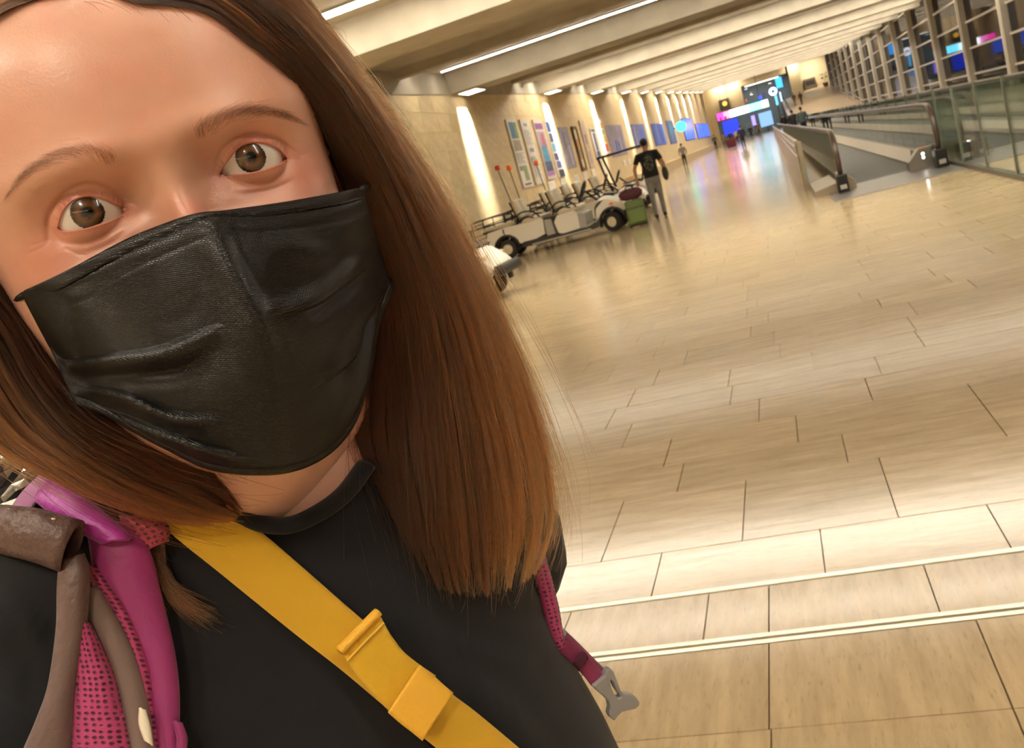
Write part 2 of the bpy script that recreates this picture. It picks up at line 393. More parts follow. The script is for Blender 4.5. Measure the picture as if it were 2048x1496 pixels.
# curtain wall
M_MULL = mat('mullion_paint', 'B9B2A4', .4, .3)
wr = MB()
cw = empty('wall_right', (XR, 0, 0)); cw['kind'] = 'structure'
muls = [4, 12.5, 21, 29.5, 38, 46.5, 55, 63.5, 72, 80.5, 89, 97.5, 106, 114.5, 123, 131.5, 140, 148.5, 157]
for y in muls:
    MB().box(-.26, .30, y - .20, y + .20, 0, zc(y) + SOFF - .02).build('mullion', M_MULL, cw)
    MB().box(-.33, -.26, y - .05, y + .05, 0, zc(y) + SOFF - .02).build('cover_strip', mat('mullion_white', 'D8D2C6', .4), cw)
zt = [0.9, 2.2, 3.5, 4.8, 6.1, 7.4]
for j, z in enumerate(zt):
    ys = max(muls[0], (z - 4.3) / .03 + 4)
    if ys < 150: MB().box(-.06, .10, ys, 157, z - .05, z + .05).build('transom', M_MULL, cw)
pane_u = MB().box(.02, .04, 0, 1, 0, 1).mesh('pane', M_GLASS_NIGHT)
for y0, y1 in zip(muls[:-1], muls[1:]):
    zz = [0] + [z for z in zt if z < zc(y0) + SOFF - .3] + [zc(y0) + SOFF - .05]
    for a, b_ in zip(zz[:-1], zz[1:]):
        o = bpy.data.objects.new('pane', pane_u); COL.objects.link(o); o.parent = cw
        o.location = (0, y0 + .24, a + .03); o.scale = (1, y1 - y0 - .48, b_ - a - .06)
fin_u = MB().box(0.9, 1.5, -.14, .14, 0, 1).mesh('fin', mat('outside_fin', '7A7488', .6))
y = 6.0
while y < 155:
    o = bpy.data.objects.new('fin', fin_u); COL.objects.link(o); o.parent = cw; o.location = (0, y, 0); o.scale = (1, 1, zc(y) + SOFF); y += 2.12
# rail along the ramp's edge of the curtain wall
# ends of the building (behind the camera too) -----------
MB().box(XL - .3, XR + .3, YB - .3, YB, 0, zc(YB) + 1).build('wall_back', M_STONE, kind='structure')
# far end wall with openings
wf = MB()
M_FARST = mat('far_stone', 'D9C49A', .6, var=.06, vscale=1.2)
H = zc(YE) + SOFF
wf.box(XL - .3, -6.9, YE, YE + .4, 0, H).box(-6.9, -4.75, YE + .1, YE + .4, 4.4, H).box(-4.7, -2.55, YE, YE + .4, 4.4, H).box(-2.55, 3.9, YE, YE + .4, 7.4, H)
wf.box(4.2, 5.75, YE, YE + .4, 2.5, H + .2).box(5.85, XR + .3, YE + 18, YE + 18.4, 3.0, H + .9)
wall_far = wf.build('wall_front', M_FARST, kind='structure')
# extra downlights added so the far wall comes out brighter
for lab, X in (('added fill downlight over the amber disc sign on the far wall', -5.7), ('added fill downlight over the bare stone pier left of the far opening', -3.6), ('added fill downlight over the stone pier right of the far opening', 5.0)):
    e = empty('downlight', (X, YE - 1.0, zc(YE - 1) + SOFF), 0, lab, 'ceiling lamp')
    MB().lathe([(0, -.06), (.26, -.06), (.26, 0), (0, 0)], n=16).build('housing', M_STEEL, e)
    ld = bpy.data.lights.new('downlight_light', 'AREA'); ld.size = .4; ld.energy = 220; ld.color = (1, .9, .72)
    lo = bpy.data.objects.new('downlight_light', ld); COL.objects.link(lo); lo.parent = e; lo.location = (0, 0, -.07); lo.rotation_euler = (math.radians(35), 0, 0)
e = empty('downlight', (8.0, YE + 15, zc(YE + 15) + SOFF), 0, 'downlight over the pale wall at the top of the ramp', 'ceiling lamp')
MB().lathe([(0, -.06), (.26, -.06), (.26, 0), (0, 0)], n=16).build('housing', M_STEEL, e)
ld = bpy.data.lights.new('downlight_light', 'AREA'); ld.size = 1.0; ld.energy = 700; ld.color = (1, .9, .74)
lo = bpy.data.objects.new('downlight_light', ld); COL.objects.link(lo); lo.parent = e; lo.location = (0, 0, -.07); lo.rotation_euler = (math.radians(20), 0, 0)
# hall beyond: floor, dark back
MB().box(XL, 5, YE, YE + 40, -.2, -.0).build('floor_hall', mat('hall_floor', 'B8A890', .2, var=.05), kind='structure')
MB().box(XL, 5.2, YE + 12, YE + 12.3, 0, 9).build('wall_hall', mat('hall_back', '6E7470', .6, var=.2, vscale=.8), kind='structure')
MB().box(XL, 5.2, YE + .4, YE + 12, 8.3, 8.5).build('ceiling_hall', mat('hall_ceil', '6A675F', .7), kind='structure')
ld = bpy.data.lights.new('hall_light', 'AREA'); ld.shape = 'RECTANGLE'; ld.size = 9; ld.size_y = 6; ld.energy = 900; ld.color = (.85, .92, 1.0)
lo = bpy.data.objects.new('hall_light', ld); COL.objects.link(lo); lo.location = (-1, YE + 6, 8.2)
# ceiling over the ramp beyond the end wall
slab(4.0, XR + .3, YE, YE + 20, SOFF, .3).build('ceiling_ramp', M_CONC, kind='structure')
# ------------------------------------------------------------------ moving walkway
M_BELT = mat('walkway_belt', '55504A', .55, .2, bump=.3, bscale=90, stretch=(14, .4, 1))
M_PLATE = mat('landing_plate', '8E8983', .35, .8, var=.05, vscale=20)
M_CLAD = mat('bronze_cladding', '9C8E76', .30, .85, var=.05, vscale=3)
M_SKIRT = mat('skirt_tan', 'A39682', .4, .6)
M_RAIL = mat('handrail_rubber', '4A3A30', .28)
M_GLOWW = mat('white_indicator', (1, 1, 1), emit=(1, .95, .9), estr=9)
WY0, WY1 = 16.2, 108.0
def walkway(dx, label, clad):
    e = empty('moving_walkway', (dx, WY0, 0), 0, label, 'moving walkway')
    L_ = WY1 - WY0
    MB().rbox(.70, 2.55, -1.2, .95, -.01, .014, .004, 1).build('landing_plate', M_PLATE, e)
    MB().box(1.13, 2.2, .95, 1.06, .0, .02).build('comb', mat('comb_teeth', '4A463F', .4, .5), e)
    MB().box(1.13, 2.2, 1.06, L_, -.02, .012).build('belt', M_BELT, e)
    for side, x, s in (('l', .93, 1), ('r', 2.42, -1)):
        xi = 1.13 if s > 0 else 2.2
        MB().prism([(x, 0.004), (xi, 0.004), (xi, .05), (x + s * .04, .22), (x, .22)], .75, L_, 'y').build('skirt', M_SKIRT, e)
        # glass with a rounded end
        prof = [(.55 + .02, .22), (.10, .45), (.08, .62), (.20, .84), (.42, .95), (.8, .97), (L_, .97), (L_, .22)]
        g = MB().prism(prof, x - .006, x + .006, 'x').build('balustrade_glass', M_GLASS_GREEN, e)
        path = spline([(x, .12, .26), (x, .02, .42), (x, .0, .60), (x, .10, .83), (x, .30, .97), (x, .62, 1.005), (x, 1.4, 1.01)], 22).tolist() + [(x, 6, 1.01), (x, 20, 1.01), (x, L_, 1.01)]
        MB().tube(path, [(.042, .034)] * len(path), 10).build('handrail', M_RAIL, e, smooth=True)
        path2 = [(p[0], p[1] + (.035 if i < 18 else 0), p[2] - (.0 if i < 14 else .04)) for i, p in enumerate(path)]
        MB().tube(path2, .022, 6).build('handrail_guide', M_STEEL, e, smooth=True)
        nb = MB().rbox(x - .085, x + .085, -.12, .22, 0, .30, .02, 2).build('newel_box', M_BLACK, e)
        MB().box(x - .05, x + .05, -.125, -.119, .07, .14).build('maker_plate', mat('plate_silver', 'B8B4AE', .4, .6), nb)
        if s < 0:
            b_ = MB().prism([(x - .40, .0), (x - .04, .0), (x - .04, .34), (x - .22, .34), (x - .40, .16)], .55, .85, 'y').build('entry_box', M_PLATE, e)
            MB().box(x - .22, x - .05, .85, 1.6, .0, .30).build('entry_box', M_SKIRT, e)
            for zz in (.19, .25): MB().lathe([(0.0, -.002), (.022, -.002), (.022, .004), (0, .004)], (x - .17, .548, zz), 12, 'y').build('indicator_lamp', M_GLOWW, b_)
            MB().box(x - .20, x - .10, .62, .78, .34, .345).build('warning_mark', mat('red_mark', 'D07860', .5), b_)
        else:
            MB().prism([(x - .04, .0), (x + .22, .0), (x + .22, .14), (x + .04, .30), (x - .04, .30)], .25, .9, 'y').build('entry_box', M_SKIRT, e)
    if clad:
        c = MB().prism([(.40, 0), (.46, 0), (.46, .94), (.40, .94)], 2.75, L_, 'y').build('side_cladding', M_CLAD, e)
        MB().prism([(.42, 0), (.50, 0), (.50, .92), (.42, .92)], 2.45, 2.75, 'y').build('cladding_end_post', mat('clad_grey', '9C947F', .4, .5), e)
        MB().prism([(.50, .0), (.88, .0), (.88, .16), (.50, .10)], .3, 2.75, 'y').build('outer_skirt', M_SKIRT, e)
        for zz in (.67, .85): MB().box(.375, .40, 2.8, L_, zz - .018, zz + .018).build('trim_rail', mat('polished_trim', 'D8D4CE', .12, 1.0), c)
        sc = MB().lathe([(0, -.003), (.05, -.003), (.05, .003), (0, .003)], (.92, .55, .44), 16, 'x').build('warning_sticker', mat('sticker', 'C9C4A0', .5), e)
    return e
walkway(0.0, 'moving walkway with bronze side cladding and black handrails on the stone floor', True)
walkway(2.07, 'second moving walkway seen through the glass partition', False)

# glass partition between the two sides
gp = empty('glass_partition', (2.6, 9, 0), 0, 'long waist high partition of greenish glass panes beside the walkway', 'partition')
pn = MB().box(-.008, .008, .006, 1.594, .06, 1.2).mesh('pane', M_GLASS_GREEN)
for k in range(56):
    o = bpy.data.objects.new('pane', pn); COL.objects.link(o); o.parent = gp; o.location = (0, k * 1.6, 0)
    if k < 30:
        MB().box(-.018, .018, k * 1.6 - .012, k * 1.6 + .012, .06, 1.2).build('joint_clamp', mat('joint_grey', '6F7468', .5), gp)
MB().box(-.04, .04, 0, 89.6, 0, .06).build('base_shoe', mat('shoe_steel', '6D6960', .4, .7), gp)

# railing along the climbing ramp
rl = empty('ramp_railing', (3.0, 112, 0), 0, 'dark handrail climbing along the near edge of the far ramp', 'railing')
MB().tube([(0, 0, ramp_z(112) + 1.0), (0, 44, ramp_z(156) + 1.0)], .05, 6).build('rail', M_DARK, rl)
for k in range(12): MB().tube([(0, k * 4, ramp_z(112 + k * 4)), (0, k * 4, ramp_z(112 + k * 4) + 1.0)], .03, 6).build('post', M_DARK, rl)
rl2 = empty('ramp_railing', (9.9, 105, 0), 0, 'pale handrail at the foot of the window wall on the ramp', 'railing')
MB().tube([(0, 0, .95), (0, 4, .95), (0, 55, ramp_z(160) + .95)], .05, 6).build('rail', M_STEEL, rl2)
for k in range(13): MB().tube([(0, k * 4, ramp_z(105 + k * 4)), (0, k * 4, ramp_z(105 + k * 4) + .95)], .03, 6).build('post', M_STEEL, rl2)

# ------------------------------------------------------------------ posters on the stone wall
WHITE = mat('print_white', 'E9E4DA', .5)
def flat(c, n=None, var=0.0, vs=6, st=(1, 1, 1)): return mat('print_' + (n or c), c, .5, var=var, vscale=vs, stretch=st)
def poster(label, y0, y1, z0, z1, base, prints, frame=None):
    e = empty('poster', (XL + .02, (y0 + y1) / 2, z0), 0, label, 'poster', 'pictures along the stone wall')
    w, h = y1 - y0, z1 - z0
    b_ = MB().rbox(0, .05, -w / 2, w / 2, 0, h, .006, 1).build('board', base, e)
    if frame:
        f = MB(); t = .09
        f.box(.0, .085, -w / 2 - .02, -w / 2 + t, -.02, h + .02).box(0, .085, w / 2 - t, w / 2 + .02, -.02, h + .02).box(0, .085, -w / 2, w / 2, h - t, h + .02).box(0, .085, -w / 2, w / 2, -.02, t)
        f.build('frame', frame, e)
    for q, (u0, u1, v0, v1, m_) in enumerate(prints):
        MB().box(.05, .052 + .0012 * q, -w / 2 + u0 * w, -w / 2 + u1 * w, v0 * h, v1 * h).build('print', m_, b_)
    return e
TXT = flat('B4AFAA'); TXT2 = flat('8F8C92')
def txtlines(v0, v1, n, u0=.12, u1=.88): return [(u0, u1 - .12 * (i % 3), v0 + (v1 - v0) * i / n, v0 + (v1 - v0) * (i + .45) / n, TXT) for i in range(n)]
poster('white poster with a blue and green map, photo and plant drawing', 30.3, 31.6, 1.54, 3.84, WHITE,
       [(.12, .60, .72, .96, flat('5B86B0', 'map_blue', .3, 5)), (.60, .88, .72, .96, flat('8FA35E', 'map_green', .2, 5)), (.12, .85, .54, .70, flat('A89F8C', 'photo', .35, 9)),
        (.42, .80, .10, .32, flat('9DAA80', 'plant', .3, 12)), (.1, .36, .25, .32, TXT2), (.2, .85, .035, .06, flat('55515A'))] + txtlines(.36, .52, 7))
poster('plain white poster with grey paragraphs of text', 32.1, 33.3, 1.54, 3.84, flat('DAD4CC'), [(.3, .7, .9, .94, TXT2), (.25, .75, .50, .56, TXT2)] + txtlines(.62, .85, 9) + txtlines(.12, .44, 12))
poster('poster with purple bands and a pink and blue painted figure', 34.0, 35.4, 1.60, 3.84, flat('CFC4BE'),
       [(.05, .95, .84, .94, flat('8E5C93')), (.06, .94, .14, .80, flat('A59CA6', 'wash', .25, 3)), (.40, .80, .52, .76, flat('B0647A', 'pink', .3, 6)), (.2, .75, .26, .56, flat('4E93B5', 'aqua', .3, 5)), (.1, .9, .14, .30, flat('4C5A78', 'navy_wash', .4, 6)), (.05, .95, .06, .14, flat('A57AB0'))])
poster('column of dark blue photographs beside a bright light streak', 35.95, 37.25, 1.59, 3.82, WHITE,
       [(.05, .55, .80, .97, flat('3D5FA5', 'ph1', .4, 5)), (.05, .52, .62, .77, flat('4B5878', 'ph2', .4, 6)), (.08, .62, .45, .60, flat('76A9C9', 'ph3', .3, 5)), (.05, .55, .30, .42, flat('49456C', 'ph4', .4, 6)), (.1, .7, .16, .28, flat('565C92', 'ph5', .4, 6)), (.1, .85, .0, .13, flat('2E2F3E'))])
poster('grey lilac photograph of a pale standing figure', 38.1, 39.85, 1.82, 3.55, flat('8C8699', 'lilac_grey', .3, 3), [(.55, .72, .08, .55, flat('BDB6B8', 'pale_fig', .2, 8)), (.2, .4, .5, .9, flat('6F6A85', 'shade_lilac', .3, 5))])
poster('narrow brown framed board with four small pictures', 40.8, 41.75, 1.62, 3.54, flat('B59763'), [(.25, .75, .72, .92, flat('D9D0BE')), (.25, .75, .50, .68, flat('C79A55', 'ochre', .3, 9)), (.25, .75, .29, .46, flat('9C8F7A', 'dun', .3, 8)), (.25, .75, .08, .25, flat('CFC5B2'))], mat('brown_frame', '5E4626', .45))
poster('tall narrow beige and mauve poster', 42.9, 44.0, 1.63, 3.83, flat('C3B2A3', 'beige_mauve', .15, 4), [(.3, .7, .5, .7, flat('8C7689', 'mauve', .3, 7)), (.25, .75, .1, .35, flat('B79E9A', 'rosy', .3, 7))])
poster('white poster with a dark blue upright figure', 45.1, 46.4, 1.9, 3.45, flat('D7D3D2'), [(.1, .9, .9, .97, flat('40486A')), (.35, .7, .30, .85, flat('2F3F78', 'ultram', .3, 5)), (.2, .85, .05, .28, flat('4A5C86', 'sea', .4, 5))])
poster('strip of orange green yellow and red colour blocks', 48.1, 49.05, 2.14, 3.89, WHITE, [(.1, .95, .74, .9, flat('E08A2E')), (.1, .8, .55, .70, flat('8FAE5C')), (.1, .95, .33, .52, flat('E3B33A')), (.1, .95, .06, .28, flat('D2483E'))])
poster('wide pale lilac picture with a blue patch low down', 50.0, 55.4, 1.91, 3.6, flat('9A93A8', 'lilac_wide', .25, 1.5, (1, 3, .6)), [(.3, .42, .05, .5, flat('4E63C8', 'blue1', .3, 3)), (.5, .58, .1, .45, flat('5A6CC8', 'blue2', .3, 3)), (.62, .66, .05, .6, flat('C9C3D0')), (.8, .86, .1, .8, flat('7D7A9C', 'lil', .2, 4))])
poster('wide blue and lilac picture behind the man in the black shirt', 59.8, 65.9, 2.1, 3.63, flat('6C76B4', 'bl_lil', .3, 1.2, (1, 3, .6)), [(.1, .2, .1, .9, flat('9B9BC0', 'pl', .2, 4)), (.55, .75, .05, .8, flat('4A63D0', 'bl', .25, 3))])
poster('wide vivid blue picture past the man in the black shirt', 70.4, 78.3, 2.0, 3.65, flat('4F63C4', 'vividblue', .3, 1.2, (1, 3, .6)), [(.3, .4, .1, .95, flat('7F93E0', 'lbl', .2, 4)), (.7, .78, .1, .9, flat('3A4698', 'dbl', .2, 4))])
poster('narrow blue grey picture further down the stone wall', 81.5, 87.5, 1.9, 3.9, flat('5C6EB0', 'bgrey', .3, 1.2, (1, 3, .6)), [(.4, .5, .1, .9, flat('8C92A8'))])
M_SCR = mat('blue_screen', '20306A', .3, emit='4A6BE8', estr=1.6, var=.2)
for lab, y0, y1, z0, z1 in (('glowing blue screen on the far part of the stone wall', 97, 110, 1.9, 4.2), ('glowing pale blue screen at the far end of the stone wall', 114, 138, 1.8, 3.6)):
    e = empty('wall_screen', (XL + .02, (y0 + y1) / 2, z0), 0, lab, 'screen', 'glowing screens on the stone wall')
    w = y1 - y0
    MB().rbox(0, .08, -w / 2, w / 2, 0, z1 - z0, .01, 1).build('housing', M_DARK, e)
    nP = 4
    for q in range(nP): MB().box(.08, .085, -w / 2 + w * (q + .04) / nP, -w / 2 + w * (q + .96) / nP, .05, z1 - z0 - .05).build('screen_panel', M_SCR, e)
for k, (x, y, lab) in enumerate([(1127, 367, 'white caption plate under the lilac photograph'), (1104, 373, 'white caption plate under the purple banded poster'), (1154, 359, 'white caption plate under the brown framed board'), (1171, 353, 'white caption plate under the beige poster'),
                                 (1187, 347, 'white caption plate under the blue figure poster'), (1208, 341, 'white caption plate under the colour block strip'), (1249, 327, 'first of two caption plates under the wide lilac picture'), (1259, 324, 'second of two caption plates under the wide lilac picture')]):
    p = atX(x, y, XL + .03)
    e = empty('caption_plate', (XL + .02, p[1], p[2] - .12), 0, lab, 'sign', 'caption plates along the stone wall')
    w = .42 if k != 1 else .55
    b_ = MB().rbox(0, .03, -w, w, 0, .32, .005, 1).build('plate', WHITE, e)
    for q in range(3): MB().box(.03, .032, -w * .75, w * (.7 - .2 * q), .08 + q * .07, .10 + q * .07).build('text_line', TXT, b_)

# ------------------------------------------------------------------ far end: signs and screens
def glow(n, c, s): return mat('glow_' + n, '101014', .4, emit=c, estr=s)
YS = 126.0; kx = YS / 145.0
def fx(X): return X * kx
def fz(z): return CAMH + (z - CAMH) * kx
e = empty('led_banner', (0, YS, fz(3.6)), 0, 'long glowing banner running pink to white to cyan above the far crowd', 'sign')
MB().rbox(fx(-6.75), fx(.7), 0, .5, -.03, fz(4.62) - fz(3.6) + .03, .03, 1).build('housing', M_DARK, e)
cols = [('pink', 'F0359A', 4.6), ('rose', 'F77FC4', 3.6), ('white', 'F6F4FF', 6.5), ('white', 'F6F4FF', 6.5), ('palecyan', 'C9F2FF', 6.0), ('cyan', '6FE3FF', 5.0), ('cyan', '6FE3FF', 5.0), ('palecyan', 'C9F2FF', 6.0)]
xa, xb = fx(-6.75), fx(.7); hh = fz(4.62) - fz(3.6)
for i, (n, c, s) in enumerate(cols):
    MB().box(xa + (xb - xa) * i / 8 + .01, xa + (xb - xa) * (i + 1) / 8 - .01, -.02, 0, 0, hh).build('led_panel', glow(n, c, s), e)
for dx in (.25, .85): MB().box(xa + dx, xa + dx + .28, -.05, -.02, -.05, .35).build('led_mark', glow('magenta', 'D0106A', 1.5), e)
# cable hangers up to the roof
for X in (fx(-5.8), fx(-.4)): MB().tube([(X, .2, hh), (X, .2, zc(YS) + SOFF - fz(3.6))], .03, 6).build('hanger', M_DARK, e)
def box_sign(name, label, cat, x0, x1, z0, z1, Y, m_, stand=True):
    e = empty(name, ((x0 + x1) / 2, Y, 0 if stand else z0), 0, label, cat)
    w = (x1 - x0) / 2; zo = 0 if stand else -z0
    MB().rbox(-w, w, 0, .25, z0 + zo, z1 + zo, .02, 1).build('housing', M_DARK, e)
    MB().box(-w + .04, w - .04, -.02, 0, z0 + zo + .04, z1 + zo - .04).build('face', m_, e)
    if stand: MB().tube([(0, .12, 0), (0, .12, z0)], .06, 8).build('post', M_DARK, e)
    return e
box_sign('shop_screen', 'dark blue shop screen under the pink end of the glowing banner', 'screen', -6.2, -3.9, 1.1, 3.3, YE - 2, glow('navy', '2338C8', 2.2))
box_sign('shop_screen', 'small violet screen under the middle of the glowing banner', 'screen', -2.1, -1.5, 1.5, 3.0, YE - 2, glow('violet', '9C8CFF', 2.2))
box_sign('shop_screen', 'pale blue shop front screen under the cyan end of the banner', 'screen', -1.1, .9, .9, 3.1, YE + 6, glow('steelblue', '7FA6D8', 1.8))
box_sign('shop_screen', 'bright blue screen hanging high in the far opening', 'screen', 2.25, 3.25, 5.7, 7.3, YE + 2, glow('azure', '3FA2FF', 2.6), False)
box_sign('shop_screen', 'tall cyan strip screen beside the far walkway', 'screen', 1.6, 2.0, 3.3, 4.8, YE - 6, glow('cyan2', '6FC8FF', 2.0))
box_sign('shop_screen', 'white blue strip screen beside the far ring sign', 'screen', 2.3, 2.6, 3.6, 5.0, YE - 6, glow('bluewhite', 'B9D8FF', 2.2))
for q, (lab, x0, x1, z0, z1, c, s) in enumerate((('blue lit shop display in the far hall', -.6, .1, 5.0, 5.7, '4A6FE8', 1.5), ('purple lit shop display in the far hall', .15, .55, 5.2, 6.0, '6A5A8C', .8), ('small red light at the edge of the far opening', -2.35, -2.1, 5.1, 5.6, 'F06A4A', 1.6))):
    box_sign('shop_display', lab, 'display', x0, x1, z0, z1, YE + 8 if q < 2 else YE + 1, glow('disp%d' % q, c, s), False)
e = empty('ring_sign', (1.62, YE - 4, 5.35), 0, 'glowing white ring sign with a dark centre in the far hall', 'sign')
MB().tube([(.40 * math.cos(a), 0, .40 * math.sin(a)) for a in np.linspace(0, 2 * math.pi, 20)[:-1]], .17, 8, closed=True).build('ring', glow('ringwhite', 'E6F0FF', 3.2), e, smooth=True)
MB().lathe([(0, -.03), (.22, -.03), (.22, .03), (0, .03)], (0, 0, 0), 16, 'y').build('centre', glow('ringblue', '3E60B8', 1.2), e)
e = empty('gate_sign', (-5.3, YE - .25, 4.9), 0, 'dark square sign with a round amber light on the far stone wall', 'sign')
MB().rbox(-.75, .75, 0, .2, 0, 1.5, .03, 1).build('board', mat('sign_dark', '5B5852', .5), e)
MB().lathe([(0, -.02), (.34, -.02), (.34, .02), (0, .02)], (.05, -.01, .85), 18, 'y').build('amber_disc', glow('amber', 'FFC24A', 2.2), e)
p = atX(1358, 254, -7.4)
e = empty('round_wall_sign', (XL + .02, p[1], p[2]), 0, 'small glowing turquoise oval sign sticking out from the stone wall', 'sign')
MB().box(0, .5, -.03, .03, -.03, .03).build('bracket', M_DARK, e)
MB().lathe([(0, -.06), (.42, -.06), (.46, 0), (.42, .06), (0, .06)], (.75, 0, 0), 20, 'y').build('disc', glow('turq', '4FF0EA', 2.6), e)
for lab, x, z0, z1 in (('strip of white lights along the top of the far opening', .6, 7.15, 7.3),):
    e = empty('light_strip', (x, YE - .1, z0), 0, lab, 'ceiling lamp')
    MB().box(-2.6, 2.2, -.12, 0, 0, .14).build('diffuser', glow('strip', 'FFF6E6', 2.8), e); MB().box(-2.65, 2.25, 0, .09, -.03, .17).build('housing', M_STEEL, e)
for lab, X, Z in (('small white spot lamp at the left of the far opening', -1.9, 6.9), ('white downlight in the far hall below the strip', -1.3, 5.9), ('white downlight beside the bright blue screen', 1.5, 6.7)):
    e = empty('spot_lamp', (X, YE + .8, Z), 0, lab, 'lamp'); MB().lathe([(0, 0), (.24, 0), (.16, .22), (0, .22)], n=14).build('shade', M_STEEL, e); MB().lathe([(0, -.02), (.2, -.02), (.2, 0), (0, 0)], n=14).build('diffuser', glow('spotw', 'FFFFFF', 5), e)
# dark doorway panel and planter on the ramp's end wall
e = empty('dark_kiosk', (7.6, YE + 17, 4.1), 0, 'dark kiosk against the pale wall at the top of the ramp', 'kiosk')
MB().rbox(-.9, .9, -.6, .9, -.35, 2.2, .05, 1).build('body', mat('kiosk_body', '6B5E4C', .6), e)
MB().box(-.7, .7, -.63, -.6, 1.1, 1.9).build('screen', mat('kiosk_screen', '3C3630', .3), e)
e = empty('potted_palm', (9.6, YE + 13, ramp_z(YE + 13)), 0, 'green potted palm in the far corner of the ramp', 'plant')
MB().lathe([(0, 0), (.3, 0), (.4, .6), (.36, .6), (0, .55)], n=14).build('pot', mat('pot_clay', '8A6A4A', .7), e)
rnd = random.Random(5)
for k in range(14):
    a = rnd.uniform(0, 6.28); R_ = rnd.uniform(.6, 1.1); hh_ = rnd.uniform(1.6, 2.6)
    pts = spline([(0, 0, .55), (R_ * .3 * math.cos(a), R_ * .3 * math.sin(a), hh_ * .8), (R_ * math.cos(a), R_ * math.sin(a), hh_ * .75)], 7)
    MB().tube(pts, [(.02 + .10 * math.sin(math.pi * i / 6), .006) for i in range(7)], 4).build('leaf', mat('palm_leaf', '6E8A44', .5), e)
# barrier line at the wall behind the carts
e = empty('wall_railing', (-7.55, 18.5, 0), 0, 'thin dark guard rail behind the parked carts', 'railing')
for z in (.55, .85): MB().tube([(0, 0, z), (0, 14, z)], .018, 6).build('rail', M_DARK, e)
for k in range(8): MB().tube([(0, k * 2, 0), (0, k * 2, .87)], .02, 6).build('post', M_DARK, e)
